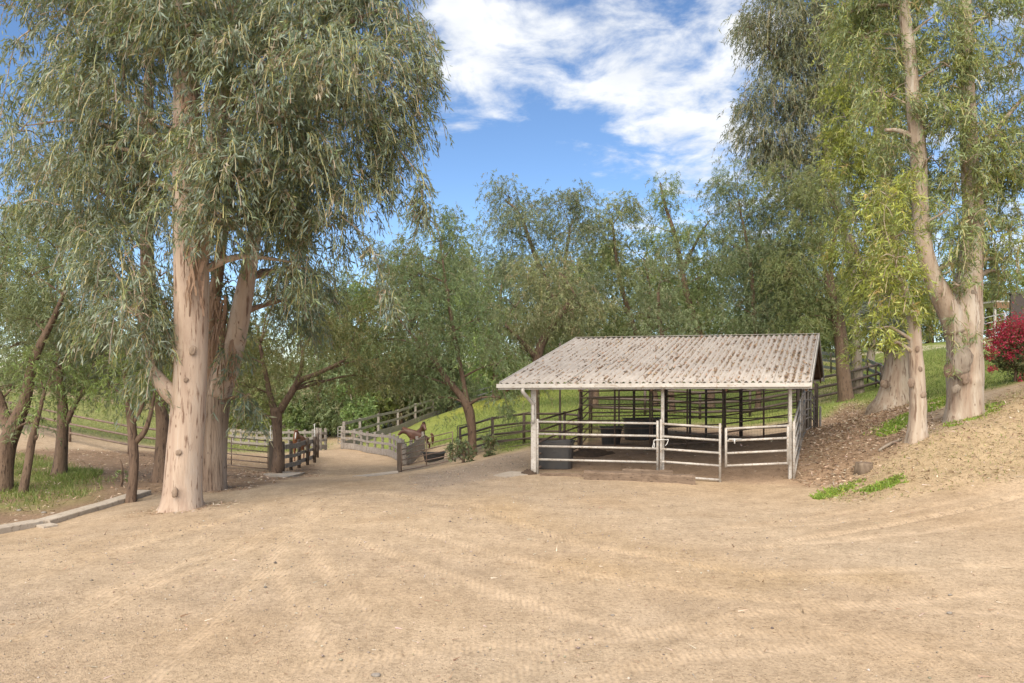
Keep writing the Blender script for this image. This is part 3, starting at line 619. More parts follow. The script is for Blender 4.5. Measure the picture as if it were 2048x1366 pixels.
# ------------------------------------------------------------------ fences
def fence(name, label, cat, posts, heights, kind='pipe', post=.05, post_h=1.3, rail=.035, mat='brown_pipe', post_mat=None, round_post=True, board=(.03, .14), straight=False, group=None):
    posts = [np.array(p, float) for p in posts]
    if straight:
        za, zb = posts[0][2], posts[-1][2]; d0 = [np.linalg.norm(p[:2] - posts[0][:2]) for p in posts]
        for p, d in zip(posts, d0): p[2] = za + (zb - za) * d / d0[-1] - .06
    t = thing(name, posts[len(posts) // 2], label, cat, group); pm = post_mat or mat
    for p in posts:
        if round_post: MB().tube([p - (0, 0, .1), p + (0, 0, post_h - .02), p + (0, 0, post_h)], [post, post, post * .75], 10).build('post', pm, t)
        else: MB().bar(p - (0, 0, .1), p + (0, 0, post_h), post * 2, post * 2, .008, up=(1, 0, 0)).build('post', pm, t)
    for h in heights:
        if kind == 'pipe':
            MB().tube([p + (0, 0, h) for p in posts], rail, 8).build('rail', mat, t)
        else:
            bw = h[1] if isinstance(h, tuple) else board[1]; hh = h[0] if isinstance(h, tuple) else h
            for a, b in zip(posts[:-1], posts[1:]):
                d = unit((b - a)[None])[0]; nrm = np.array((-d[1], d[0], 0)); sgn = -1 if nrm[1] > 0 else 1; off = nrm * sgn * (post + board[0] * .6)
                j = random.uniform(-.015, .015)
                MB().bar(a + off + (0, 0, hh + j), b + off + (0, 0, hh - j), board[0], bw, .004).build('board', mat, t)
    return t
# brown three-rail pipe fence, left slope
fence('pipe_fence', 'dark brown three-rail pipe fence sloping down behind the left trees', 'fence', [on(px, Y) for px, Y in ((-120, 37), (20, 35.5), (140, 34), (258, 32.5), (345, 31.8), (420, 31.2))], (.42, .82, 1.22), post=.055, post_h=1.24, rail=.05, mat='brown_pipe')
# left gate
def pipe_gate(label, a, b, hs, mids, mat, r=.022, drop=0):
    a = np.array(a, float); b = np.array(b, float); t = thing('pipe_gate', (a + b) / 2, label, 'gate'); H = max(hs)
    for f in [0] + list(mids) + [1]:
        p = a * (1 - f) + b * f; MB().tube([p + (0, 0, min(hs) - (.02 if f in (0, 1) else 0)), p + (0, 0, H)], r, 8).build('upright', mat, t)
    for h in hs: MB().tube([a + (0, 0, h), b + (0, 0, h)], r, 8).build('rail', mat, t)
    return t
ga, gb = on(430, 30.6), on(536, 30.2); pipe_gate('long brown pipe gate beside the two big gum trunks', ga, gb, (.12, .36, .58, .80, 1.02, 1.25), (.31,), 'brown_pipe')
MB().bar(gp(543, 0, 30.0, -.1), gp(543, 0, 30.0, 1.25), .17, .17, .01, up=(1, 0, 0)).build('gate_post', 'post_wood', None, label='square wooden gate post against the pepper trunk with bulge', cat='post')
# log post row along the road with boards
lp = [on(px, Y) for px, Y in ((566, 30.6), (582, 31.6), (598, 32.6), (615, 34.2), (629, 35.8), (635, 38.5))]
fence('post_rail_fence', 'row of dark log posts with boards on the paddock side of the road', 'fence', lp, [(.25, .18), (.62, .14), (1.02, .2)], 'board', .075, 1.24, mat='weathered_wood', post_mat='post_wood')
fence('board_fence', 'grey board fence end across the road left of the open gate', 'fence', [on(px, Y) for px, Y in ((634, 43), (641, 44), (651, 45))], [(.2, .25), (.6, .15), (1.0, .15)], 'board', .07, 1.3, mat='weathered_wood', round_post=False)
fence('board_fence', 'far grey board fence closing the left paddock behind the horse', 'fence', [on(450 + 16 * k, 58 - .9 * k) for k in range(12)] + [on(636, 44)], [(.3, .16), (.72, .16), (1.12, .16)], 'board', .07, 1.3, mat='weathered_wood', round_post=False)
fence('board_fence', 'far grey board fence left of the gum trunks', 'fence', [on(330 + 18 * k, 60) for k in range(7)], [(.3, .16), (.72, .16), (1.12, .16)], 'board', .07, 1.3, mat='weathered_wood', round_post=False)
# curved grey fence on the right of the road
cf = [on(px, Y) for px, Y in ((684, 45), (709, 44.6), (723, 44.0), (735, 43.2), (750, 42.3), (765, 41.3), (780, 40), (788, 38.9), (795, 37.8), (801, 36.6), (806, 35.4))]
fence('board_fence', 'curved grey board fence along the right of the road', 'fence', cf, [(.2, .34), (.66, .13), (1.06, .15)], 'board', .065, 1.22, mat='weathered_wood', round_post=False)
fence('board_wall', 'weathered grey plank wall turning back behind the dark gate', 'fence', [on(px, Y) for px, Y in ((810, 34.5), (822, 36), (834, 38), (846, 40.5))], [(.12, .22), (.36, .22), (.60, .22), (.84, .22)], 'board', .07, 1.08, mat='weathered_wood', round_post=False, straight=True)
up = [on(px, Y) for px, Y in ((688, 46), (720, 50), (757, 54), (796, 58.5), (831, 63), (866, 68), (900, 74), (940, 82), (985, 92))]
fence('board_fence', 'long grey two-rail fence climbing right along the far hedge', 'fence', up, [(.22, .5), (.95, .16), (1.55, .18)], 'board', .08, 1.65, mat='weathered_wood', round_post=False)
gA, gB = on(684, 45.2), on(676, 47.5); pipe_gate('small pale pipe gate swung open at the road bend', gA, gB, (.3, .5, .7, .9, 1.1, 1.32), (), 'white_pipe', .025)
# right-hand dark gate and its post
ga, gb = on(803, 30.9), on(905, 29.5); pipe_gate('dark pipe gate between heavy post and shrubs', ga, gb, (.12, .34, .56, .78, 1.0, 1.24), (.5,), 'brown_pipe', .02)
MB().bar(gp(799, 0, 31.0, -.1), gp(799, 0, 31.0, 1.28), .18, .18, .01, up=(1, 0, 0)).build('gate_post', 'post_wood', None, label='heavy dark square post at the hinge of the right gate', cat='post')
# dark pipe fence from shrubs to shelter
fence('pipe_fence', 'dark pipe fence between the leafy shrubs and the shelter', 'fence', [on(px, Y) for px, Y in ((920, 32.6), (985, 31.6), (1048, 30.5), (1120, 29.6), (1158, 28.6))], (.2, .5, .85, 1.2), post=.06, post_h=1.26, rail=.045, mat='dark_pipe')
pipe_gate('thin dark pipe gate leaning along the pipe fence by the shrubs', on(915, 31.6), on(1064, 29.6), (.1, .35, .6, .9, 1.35), (.5,), 'dark_pipe', .018)
# dark pipe fence rising behind the shelter to the right
fence('pipe_fence', 'dark pipe fence rising across the grass behind the shelter', 'fence', [on(px, Y) for px, Y in ((1180, 40), (1290, 40), (1400, 40), (1500, 40.5), (1578, 41.5), (1680, 43), (1762, 44))], (.35, .85, 1.4), post=.075, post_h=1.45, rail=.075, mat='dark_pipe')
# steel guardrail fence on the right
def rail_fence():
    pts = [on(px, Y) for px, Y in ((1560, 62), (1620, 58), (1662, 54), (1697, 51), (1735, 47), (1752, 44.6), (1764, 42.5), (1790, 40))]
    fence('guardrail_fence', 'pale grey steel guardrail fence running down to the thick gum trunk', 'fence', pts, [(.35, .2), (.85, .2), (1.35, .22)], 'board', .05, 1.45, mat='steel_pipe', post_mat='dark_pipe', board=(.05, .2))
rail_fence()
# white electric fence wands in the paddock
for px, Y, lab in ((541, 34, 'thin white fence wand behind the gate post'), (629, 38.5, 'thin white fence wand behind the last log posts')):
    b = on(px, Y); MB().tube([b - (0, 0, .05), b + (0, 0, 1.72)], .018, 6).tube([b + (-.05, 0, 1.66), b + (.05, 0, 1.72)], .02, 6).build('fence_wand', 'white_plastic', None, label=lab, cat='pole')

# ------------------------------------------------------------------ background structures, right
def far_right():
    b = P(2070, 700, 34)
    z0 = g1(b[0] + 1, 34)
    t = thing('stable_wall', (b[0], 34, z0), 'flat dark brown wall panel above the red bougainvillea', 'wall')
    top = P(2070, 587, 34)[2]; x0 = P(2026, 600, 34)[0]
    for k in range(4): MB().box((x0 + .45 + k * .9, 34.2, (z0 - .3 + top) / 2), (.892, .12, top - z0 + .3)).build('wall_board', 'brown_panel', t)
    MB().box((x0 + 1.8, 34.2, top + .02), (3.7, .2, .05)).build('cap', 'brown_panel', t)
    z1 = P(1990, 612, 50)[2]; x1, x2 = P(1965, 600, 50)[0], P(2100, 600, 50)[0]; gl = g1((x1 + x2) / 2, 50)
    t2 = thing('distant_shade_roof', ((x1 + x2) / 2, 50, gl), 'distant flat shade roof with a brown beam behind the pale rails', 'shelter')
    MB().box(((x1 + x2) / 2 + .4, 51.5, z1 + .25), (x2 - x1, 4, .12)).build('roof', 'trim_white', t2)
    MB().box(((x1 + x2) / 2 + .4, 49.4, z1), (x2 - x1, .12, .4)).build('beam', 'timber_brown', t2)
    for x in (x1 + .5, x1 + 1.9, x2 - .3):
        for y in (49.5, 53.3): MB().bar((x, y, g1(x, y) - .1), (x, y, z1 + .2), .12, .12, up=(1, 0, 0)).build('post', 'white_pipe', t2)
    pts = [np.array((x, 46., g1(x, 46.))) for x in np.linspace(P(1955, 0, 46)[0], P(2120, 0, 46)[0], 4)]
    top2 = P(2000, 625, 46)[2] - pts[1][2]
    fence('pipe_fence', 'pale pipe corral rails behind the red bougainvillea', 'fence', pts, tuple(top2 * k for k in (.3, .5, .68, .84, .98)), post=.06, post_h=top2, rail=.03, mat='steel_pipe')
far_right()

# ------------------------------------------------------------------ horses
def horse(label, loc, heading, coat, hair, neck_turn=0., head_up=.0, blaze=False, scale=1.):
    loc = np.array(loc, float); t = thing('horse', loc, label, 'horse'); ch, sh = math.cos(heading), math.sin(heading)
    def Wd(p): x, y, z = np.array(p) * scale; return loc + (x * ch - y * sh, x * sh + y * ch, z)
    cn, sn = math.cos(neck_turn), math.sin(neck_turn)
    def Nk(p):   # neck and head points turn about the withers
        x, y, z = p; x -= .5; return (.5 + x * cn - y * sn, x * sn + y * cn, z)
    V = []; E = []; Rd = []
    def v(p, r, par=None):
        V.append(Wd(p)); Rd.append((r if np.isscalar(r) else r)); i = len(V) - 1
        if par is not None: E.append((par, i))
        return i
    pel = v((-.62, 0, 1.12), (.26, .30)); bel = v((-.1, 0, 1.08), (.29, .31), pel); che = v((.42, 0, 1.10), (.26, .32), bel)
    nb = v(Nk((.66, 0, 1.34)), (.24, .26), che); n2 = v(Nk((.80, 0, 1.50 + head_up * .5)), (.18, .20), nb); po = v(Nk((.95, 0, 1.70 + head_up)), (.13, .14), n2)
    fc = v(Nk((1.11, 0, 1.62 + head_up)), (.13, .14), po); mz = v(Nk((1.30, 0, 1.44 + head_up)), (.08, .085), fc); v(Nk((1.36, 0, 1.37 + head_up)), (.07, .07), mz)
    for s in (-1, 1):
        e = v(Nk((.97, s * .07, 1.86 + head_up)), .04, po); v(Nk((.99, s * .08, 1.96 + head_up)), .014, e)
        sh_ = v((.45, s * .17, .88), .12, che); k = v((.47, s * .17, .50), .062, sh_); f = v((.46, s * .17, .16), .042, k); v((.50, s * .17, .03), .06, f)
        hp_ = v((-.66, s * .17, .88), .15, pel); st = v((-.56, s * .17, .72), .10, hp_); hk = v((-.80, s * .17, .47), .06, st); ff = v((-.76, s * .17, .16), .042, hk); v((-.71, s * .17, .03), .06, ff)
    me = bpy.data.meshes.new('body'); me.from_pydata([tuple(p - loc) for p in V], E, []); o = bpy.data.objects.new('body', me); COL.objects.link(o); o.parent = t
    me.materials.append(MATS[coat]); sk = o.modifiers.new('Skin', 'SKIN'); sk.use_smooth_shade = True; sub = o.modifiers.new('Sub', 'SUBSURF'); sub.levels = sub.render_levels = 2
    for i, r in enumerate(Rd):
        q = me.skin_vertices[0].data[i]; q.radius = (r * scale, r * scale) if np.isscalar(r) else (r[0] * scale, r[1] * scale); q.use_root = (i == 0)
    m = MB()
    for k in range(9):
        f = k / 8; p = Wd(Nk((.56 + .44 * f, (.02 if k % 2 else -.02), 1.52 + .40 * f + head_up * f))); q = Wd(Nk((.60 + .42 * f, .12, 1.36 + .38 * f + head_up * f)))
        m.tube([p, (p + q) / 2 + (0, 0, .03), q], [.045, .05, .015], 6)
    m.build('mane', hair, t)
    m = MB(); pp, rr = spline([Wd((-.86, 0, 1.22)), Wd((-.98, 0, 1.1)), Wd((-1.0, 0, .8)), Wd((-.98, 0, .45))], [.05, .07, .08, .02], 12); m.tube(pp, rr, 8).build('tail', hair, t)
    if blaze:
        m = MB(); a = [Nk((1.13, 0, 1.80 + head_up)), Nk((1.235, 0, 1.66 + head_up)), Nk((1.36, 0, 1.49 + head_up))]
        pp, rr = spline([Wd(q) for q in a], [.03, .028, .03], 8); m.tube(pp, rr, 6).build('blaze', 'white_plastic', o)
    for s in (-1, 1): MB().tube([Wd(Nk((1.14, s * .085, 1.78 + head_up))), Wd(Nk((1.14, s * .105, 1.78 + head_up)))], .018, 8).build('eye', 'black_hair', o)
    return t
horse('chestnut horse with white blaze standing behind the log posts', on(602, 36.3), R(-98), 'chestnut', 'rust_hair', .3, -.12, True, scale=.86)
horse('brown horse facing left behind the plank wall', on(836, 41), R(183), 'bay', 'rust_hair', -.1, -.28, scale=.8)
horse('bay horse with black mane standing behind the other brown horse', on(839, 44.5), R(-72), 'bay', 'black_hair', .2, .05, scale=.86)

# ------------------------------------------------------------------ trees
EUC_A = ((5, (0.154, 0.202, 0.136)), (5, (0.2, 0.25, 0.174)), (3, (0.245, 0.293, 0.194)), (2, (0.228, 0.286, 0.09)), (2, (0.102, 0.14, 0.084)), (0.9, (0.455, 0.329, 0.218)), (0.5, (0.331, 0.329, 0.154)))
EUC_L = ((5, (0.172, 0.228, 0.098)), (5, (0.23, 0.292, 0.108)), (3, (0.286, 0.339, 0.148)), (3.2, (0.344, 0.387, 0.068)), (2, (0.115, 0.146, 0.057)), (0.4, (0.459, 0.316, 0.172)))
EUC_J = ((4, (0.215, 0.267, 0.056)), (5, (0.309, 0.356, 0.051)), (4, (0.39, 0.42, 0.061)), (2, (0.141, 0.172, 0.046)), (0.3, (0.484, 0.305, 0.133)))
EUC_M = ((5, (0.115, 0.135, 0.084)), (4, (0.162, 0.189, 0.115)), (2, (0.209, 0.23, 0.128)), (1, (0.081, 0.088, 0.057)), (0.6, (0.27, 0.203, 0.121)))
PEP = ((5, (0.201, 0.236, 0.104)), (4, (0.264, 0.292, 0.134)), (3, (0.144, 0.17, 0.077)), (2, (0.32, 0.349, 0.149)), (1.3, (0.303, 0.236, 0.138)))
PEP_D = ((5, (0.147, 0.175, 0.087)), (4, (0.207, 0.238, 0.116)), (3, (0.259, 0.274, 0.136)), (2, (0.243, 0.192, 0.116)))
PEP_G = ((5, (0.18, 0.23, 0.072)), (4, (0.244, 0.292, 0.099)), (2, (0.309, 0.341, 0.118)), (2, (0.115, 0.143, 0.053)), (1, (0.258, 0.199, 0.106)))
HEDGE = ((5, (0.156, 0.213, 0.054)), (4, (0.24, 0.293, 0.084)), (3, (0.336, 0.38, 0.132)), (3, (0.078, 0.103, 0.036)))

def make_tree(name, label, base_py, paths, blobs, pal, bark_m, density=900, leaf=(.2, .03), detail=True, Y0=None, seed=0, twigs=True, droop=.8, bl=(.35, .8), knots=(), rough=.05, sprays=(), group=None, leaf_mat='euc_leaf', sides=16, per=12, limb_r=.07, cat='tree', shell=.5, jit=.45, limbs=True, crown_name='crown'):
    """paths: list of [(px, py, Y, width_px), ...]; the first is the main stem. blobs: (px, py, rx, ry, dY) in photo pixels at depth Y0+dY"""
    rng = np.random.default_rng(seed); rnd = random.Random(seed)
    W_ = [[(P(px, py, Y), wd * Y / F / 2) for px, py, Y, wd in pth] for pth in paths]
    base = W_[0][0][0].copy(); base[2] = g1(base[0], base[1]); t = thing(name, base, label, cat, group)
    stems = []
    for k, pth in enumerate(W_):
        pts = [q[0] for q in pth]; rad = [q[1] for q in pth]
        if k == 0:
            pts[0] = base - (0, 0, .02)
            pts = [base - (0, 0, .25)] + pts; rad = [rad[0] * 1.18] + rad
        L = sum(np.linalg.norm(a - b) for a, b in zip(pts[:-1], pts[1:])); n = max(8, int(L / .13)); pp, rr = spline(pts, rad, n); stems.append((pp, rr))
        z0 = base[2]; r0 = rad[0]
        def wob(f, a, p, sd=seed + k * 17):
            h = p[2] - z0; v = 1 + rough * (mnoise.noise((math.cos(a) * 1.6 + sd, math.sin(a) * 1.6, h * .55)) + .6 * mnoise.noise((math.cos(a) * 4 + sd, math.sin(a) * 4, h * .8)) + .35 * mnoise.noise((math.cos(a) * 9, math.sin(a) * 9 + sd, h * 2.2)))
            if k == 0: v += .26 * math.exp(-max(h, 0) / .22) * (.55 + .45 * math.sin(a * 4 + sd) + .25 * math.sin(a * 7 + 1))
            for (kk, hh, aa, am, sz) in knots:
                if kk == k: da = (a - aa + math.pi) % (2 * math.pi) - math.pi; v += am * math.exp(-((h - hh) / sz) ** 2 - (da / .5) ** 2)
            return v
        sd_n = sides if r0 > .12 else max(7, sides // 2)
        MB().tube(pp, rr, sd_n, True, True, wob).build('trunk' if k == 0 else 'limb', bark_m if not isinstance(bark_m, (list, tuple)) else bark_m[min(k, len(bark_m) - 1)], t)
    bm = bark_m if isinstance(bark_m, str) else bark_m[-1]
    SP = np.concatenate([s[0] for s in stems]); SR = np.concatenate([s[1] for s in stems])
    allp = []; alld = []; tint = []
    for bi, bb in enumerate(blobs):
        px, py, rx, ry = bb[:4]; dY = bb[4] if len(bb) > 4 else 0; dk = bb[5] if len(bb) > 5 else 1.; Y = Y0 + dY; c = P(px, py, Y); ax, az = rx * Y / F, ry * Y / F; ay = min(ax, az) * 1.0 + .25 * max(ax, az)
        # limb from the stem to the clump
        if limbs:
            cost = np.linalg.norm(SP - c, axis=1) + np.where(SP[:, 2] > c[2] - .15, 2.5, 0); i = int(np.argmin(cost)); a = SP[i]; L = np.linalg.norm(c - a)
            if L > .25:
                r0 = min(SR[i] * .6, limb_r * (.5 + .25 * L / max(ax, .3))); mid = a * .45 + c * .55 + (rnd.uniform(-.12, .12) * L, rnd.uniform(-.12, .12) * L, .14 * L); pp, rr = spline([a, mid, c + (0, 0, az * .25)], [r0, r0 * .6, r0 * .18], 9)
                MB().tube(pp, rr, 6).build('branch', bm, t)
            for q in range(3):
                th = rng.uniform(0, 6.28); e = c + np.array((math.cos(th) * ax * .75, math.sin(th) * ay * .75, rng.uniform(-.2, .6) * az)); s0 = c + (0, 0, az * .1); mid = (s0 + e) / 2 + (0, 0, .15 * az)
                pp, rr = spline([s0, mid, e], [limb_r * .28, limb_r * .2, .006], 6); MB().tube(pp, rr, 5).build('branch', bm, t)
        area = math.pi * ax * az; nb = max(3, int(area * density * dk / per))
        kc = max(4, int(area * 1.1)); uc = unit(rng.normal(size=(kc, 3))) * rng.uniform(.35, .95, (kc, 1)); tk = rng.uniform(.72, 1.28, kc); ki = rng.integers(0, kc, nb)
        u = unit(rng.normal(size=(nb, 3))); rr_ = rng.random(nb) ** (1 / 3.) * (1 - shell) + shell * (1 - rng.random(nb) ** 2 * .45); rr_ *= rng.uniform(.78, 1.12, nb)
        q0 = uc[ki] + rng.normal(size=(nb, 3)) * min(.30, .22 / max(ax, .3) + .16); loose = rng.random(nb) < .22; q0 = np.where(loose[:, None], u * rr_[:, None], q0); u = unit(q0)
        p0 = c + q0 * np.array((ax, ay, az)); outd = u * np.array((1, 1, .25)); outd[:, 2] += .15
        tint.append(tk[ki] * rng.uniform(.9, 1.1)); allp.append(p0); alld.append(unit(outd + rng.normal(size=(nb, 3)) * .4))
    p0 = np.concatenate(allp); od = np.concatenate(alld); nb = len(p0); Lb = rng.uniform(bl[0], bl[1], nb)
    for sp in sprays:    # explicit long hanging twigs
        pts = np.array([P(*q) for q in sp[0]]); pp, rr = spline(pts, [.02] * len(pts), 30); MB().tube(pp, np.linspace(.016, .005, 30), 5).build('hanging_twig', bm, t)
        k = sp[1]; idx = rng.integers(8, 30, k); q0 = pp[idx] + rng.normal(size=(k, 3)) * .06; p0 = np.r_[p0, q0]; od = np.r_[od, unit(rng.normal(size=(k, 3)) * (1, 1, .3))]; Lb = np.r_[Lb, rng.uniform(.25, .5, k)]
    nb = len(p0); tint = np.concatenate(tint); tint = np.r_[tint, np.ones(nb - len(tint))]
    tpar = rng.uniform(.12, 1., (nb, per)); tpar.sort(axis=1)
    def curve(tt): return p0[:, None] + od[:, None] * (Lb[:, None] * tt * (1 - .35 * tt))[..., None] + np.array((0, 0, -1.)) * (Lb[:, None] * droop * tt ** 1.7)[..., None]
    lp_ = curve(tpar).reshape(-1, 3) + rng.normal(size=(nb * per, 3)) * .03 * leaf[0] / .2; n = len(lp_)
    dirs = np.array((0, 0, -1.)) * droop + rng.normal(size=(n, 3)) * jit + np.repeat(od, per, 0) * .35
    sz_ = rng.uniform(.45, 1.35, n); ln = leaf[0] * sz_; wd = leaf[1] * (.45 + .55 * sz_) * rng.uniform(.75, 1.25, n)
    V, sz, lo, kq = leaf_arrays(lp_, dirs, ln, wd, rng, detail)
    tw_ = np.array((rng.uniform(.86, 1.06), rng.uniform(.94, 1.1), rng.uniform(.8, 1.25))) if leaf_mat == 'pepper_leaf' else np.ones(3)
    cb = tw_ * pick(rng, pal, nb, .14) * tint[:, None]; cl = tw_ * pick(rng, pal, n, .14); c = np.repeat(cb, per, 0) * .6 + cl * .4
    crown = np_mesh(crown_name, leaf_mat, V, sz, lo, np.repeat(c, kq, 0), t, False)
    if twigs:
        ts = np.linspace(0, 1, 4)[None].repeat(nb, 0); tp = curve(ts); sd_ = unit(rng.normal(size=(nb, 1, 3)) * (1, 1, .2)) * .008
        V = np.stack((tp + sd_, tp - sd_), 2).reshape(-1, 3); b = (np.arange(nb) * 8)[:, None, None] + np.array([[2 * k, 2 * k + 1, 2 * k + 3, 2 * k + 2] for k in range(3)])[None]
        tc = pick(rng, ((4, (.40, .36, .14)), (2, (.30, .22, .13)), (1, (.18, .12, .08))), nb); np_mesh('twigs', leaf_mat, V, np.full(nb * 3, 4), b.ravel(), np.repeat(tc, 8, 0), crown, kind='stuff')
    return t
def bark_strips(t, items, seed=1):
    rng = random.Random(seed); t = [c for c in t.children if c.name.startswith('trunk')][0]
    for (px, py, Y, n, ln) in items:
        for k in range(n):
            a = P(px + rng.uniform(-14, 14), py + rng.uniform(-25, 25), Y + rng.uniform(-.12, .02)); m = MB(); wd = rng.uniform(.015, .045); vs = []; L = ln * rng.uniform(.5, 1.2); tw = rng.uniform(-1.5, 1.5); sw = rng.uniform(-.18, .18)
            for i in range(9):
                f = i / 8; c = a + (sw * f * L + .03 * math.sin(f * 5 + k), -.06 * math.sin(f * 3), -f * L); s = np.array((math.cos(tw * f), math.sin(tw * f), 0)) * wd * (1 - .6 * f); vs += [c - s, c + s]
            m.add(vs, [(2 * i, 2 * i + 1, 2 * i + 3, 2 * i + 2) for i in range(8)], True).build('bark_strip', 'bark_strip', t)

# --- left gum A
YA = 16.6
tA = make_tree('gum_tree', 'big pale smooth-barked gum tree at the left edge of the driveway', 1016,
  [[(364, 1016, YA, 76), (368, 930, YA, 70), (376, 820, YA, 66), (382, 720, YA, 63), (384, 600, YA, 68), (382, 500, YA, 66), (380, 400, YA, 66), (376, 300, YA, 58), (374, 180, YA, 50), (366, 40, YA, 40), (360, -140, YA, 26), (356, -320, YA, 10)],
   [(372, 810, YA, 40), (345, 790, YA - .1, 36), (322, 765, YA - .1, 30), (306, 735, YA, 22), (296, 690, YA, 16), (270, 600, YA - .2, 10)],
   [(386, 560, YA, 46), (408, 440, YA - .1, 40), (428, 300, YA - .1, 38), (446, 180, YA, 36), (462, 60, YA, 30), (476, -100, YA, 20), (490, -260, YA, 8)],
   [(380, 380, YA, 30), (330, 300, YA + .4, 20), (250, 200, YA + .8, 12), (180, 120, YA + 1, 6)],
   [(440, 230, YA, 26), (540, 130, YA + .3, 18), (660, 60, YA + .5, 11), (760, 20, YA + .6, 6)]],
  [(150, 40, 90, 70, .5, .8), (20, 20, 40, 40, .8, .35), (40, 270, 70, 70, .4, .4), (150, 180, 80, 60, .8, .6), (240, 120, 110, 90, 0), (340, 40, 120, 90, -.6), (470, 30, 120, 90, .6), (600, 40, 120, 90, -.4), (730, 40, 110, 95, .4), (820, 110, 55, 110, .2), (690, 160, 120, 90, -.4),
   (540, 150, 90, 80, -.8), (260, 250, 90, 70, .9), (170, 310, 90, 55, .2), (300, 330, 70, 70, .6), (430, 270, 55, 80, -1.), (560, 260, 100, 70, -.8), (690, 270, 110, 80, .2), (790, 240, 55, 80, .3), (480, 370, 80, 70, -1.2), (600, 360, 100, 80, -.2), (720, 370, 80, 70, .5),
   (230, 400, 60, 60, 1.2), (330, 420, 40, 60, .9), (440, 440, 45, 60, -1.), (560, 450, 70, 70, .3), (660, 460, 55, 55, .6), (250, 520, 60, 70, 0), (210, 600, 45, 70, -.3), (270, 640, 55, 80, -.5), (310, 700, 38, 60, -.4), (320, 560, 30, 70, .2), (190, 480, 50, 50, .4), (600, 540, 45, 55, .7),
   (385, 320, 60, 45, -1.3), (350, 385, 45, 40, -1.2), (372, 60, 70, 45, -1.4), (440, 90, 60, 45, -1.3), (380, 10, 80, 60, -1.4), (455, 330, 50, 60, -1.5), (300, 250, 40, 45, -1.), (425, 400, 30, 40, -1.2), (300, -90, 180, 90, 0), (520, -90, 180, 90, .3), (720, -80, 120, 70, .3), (100, -80, 140, 70, .5), (400, -220, 180, 90, 0)],
  EUC_A, ('bark_cream', 'bark_cream'), 1250, (.175, .030), True, YA, 11, knots=((0, 5.2, -1.4, .12, .09), (0, 3.2, -1.2, .05, .08), (0, 2.0, -1.9, .05, .1), (0, .9, -1.4, .05, .12)),
  sprays=(([(800, 300, YA), (835, 350, YA - .1), (846, 400, YA - .1), (842, 440, YA)], 60), ([(680, 430, YA), (735, 480, YA), (765, 560, YA), (790, 620, YA)], 70), ([(120, 410, YA), (60, 400, YA), (20, 430, YA)], 25), ([(60, 60, YA), (30, 90, YA), (10, 180, YA), (0, 240, YA)], 30)), per=12)
bark_strips(tA, ((386, 470, YA - .42, 14, 1.0), (378, 210, YA - .3, 10, .9), (392, 540, YA - .4, 8, .7), (425, 190, YA - .25, 6, .8)), 3)
# --- left gum B
YB = 19.6
tB = make_tree('gum_tree', 'second gum tree with rough brown lower bark leaning right behind the pale one', 980,
  [[(424, 980, YB, 56), (427, 900, YB, 52), (432, 820, YB, 52), (446, 745, YB, 50), (458, 700, YB - .1, 30), (466, 660, YB - .1, 8)],
   [(438, 790, YB - .1, 44), (460, 720, YB - .3, 44), (476, 650, YB - .4, 40), (490, 580, YB - .4, 36), (503, 510, YB - .4, 30), (514, 440, YB - .2, 26), (530, 330, YB, 20), (548, 180, YB, 16), (556, 20, YB, 12), (560, -120, YB, 6)],
   [(432, 790, YB, 36), (424, 720, YB, 30), (424, 640, YB, 26), (436, 540, YB, 22), (452, 420, YB, 18), (465, 300, YB, 12)]],
  [(440, 500, 40, 40, -.6, .7), (458, 570, 34, 50, .5), (452, 640, 20, 40, .5), (540, 450, 60, 50, .6), (560, 380, 80, 70, 1), (620, 300, 90, 70, 1.2), (660, 200, 80, 70, 1.2), (600, 120, 90, 70, 1), (540, 250, 80, 70, 1.4), (575, 560, 45, 45, 1.2), (600, 620, 40, 55, 1.4), (640, 560, 45, 45, 1.6), (475, 690, 22, 40, -.5, .7), (465, 760, 18, 30, -.5, .6), (490, 800, 16, 26, -.4, .7), (620, 0, 120, 70, 1)],
  EUC_A, ('bark_rough', 'bark_cream', 'bark_strip'), 900, (.20, .036), True, YB, 23, rough=.10, limb_r=.06, per=12, sprays=(([(470, 780, YB - .3), (500, 800, YB - .4), (512, 850, YB - .4)], 30),))
bark_strips(tB, ((440, 610, YB - .45, 22, 1.3), (455, 690, YB - .5, 14, 1.0)), 4)
# --- left gum C, slim brown stem behind
YC = 22
make_tree('gum_tree', 'slim brown gum stem behind and left of the big pale trunk', 963,
  [[(322, 963, YC, 34), (326, 880, YC, 26), (322, 800, YC, 24), (306, 700, YC, 26), (298, 600, YC, 28), (294, 500, YC, 26), (292, 380, YC, 24), (296, 240, YC, 20), (300, 80, YC, 16), (300, -100, YC, 8)],
   [(294, 420, YC, 16), (200, 380, YC, 10), (110, 330, YC, 6)]],
  [(240, 330, 110, 60, .5), (120, 380, 90, 55, .4), (60, 300, 70, 60, .5, .6), (200, 440, 80, 50, .6), (240, 560, 60, 60, .3), (190, 660, 40, 60, -.2), (240, 720, 50, 60, .3), (300, 780, 28, 45, .2), (250, 200, 100, 70, .6), (330, 640, 25, 70, .6), (270, 60, 110, 70, .6), (280, -60, 120, 60, .6)],
  EUC_A, 'bark_pepper', 850, (.21, .036), True, YC, 31, limb_r=.06)
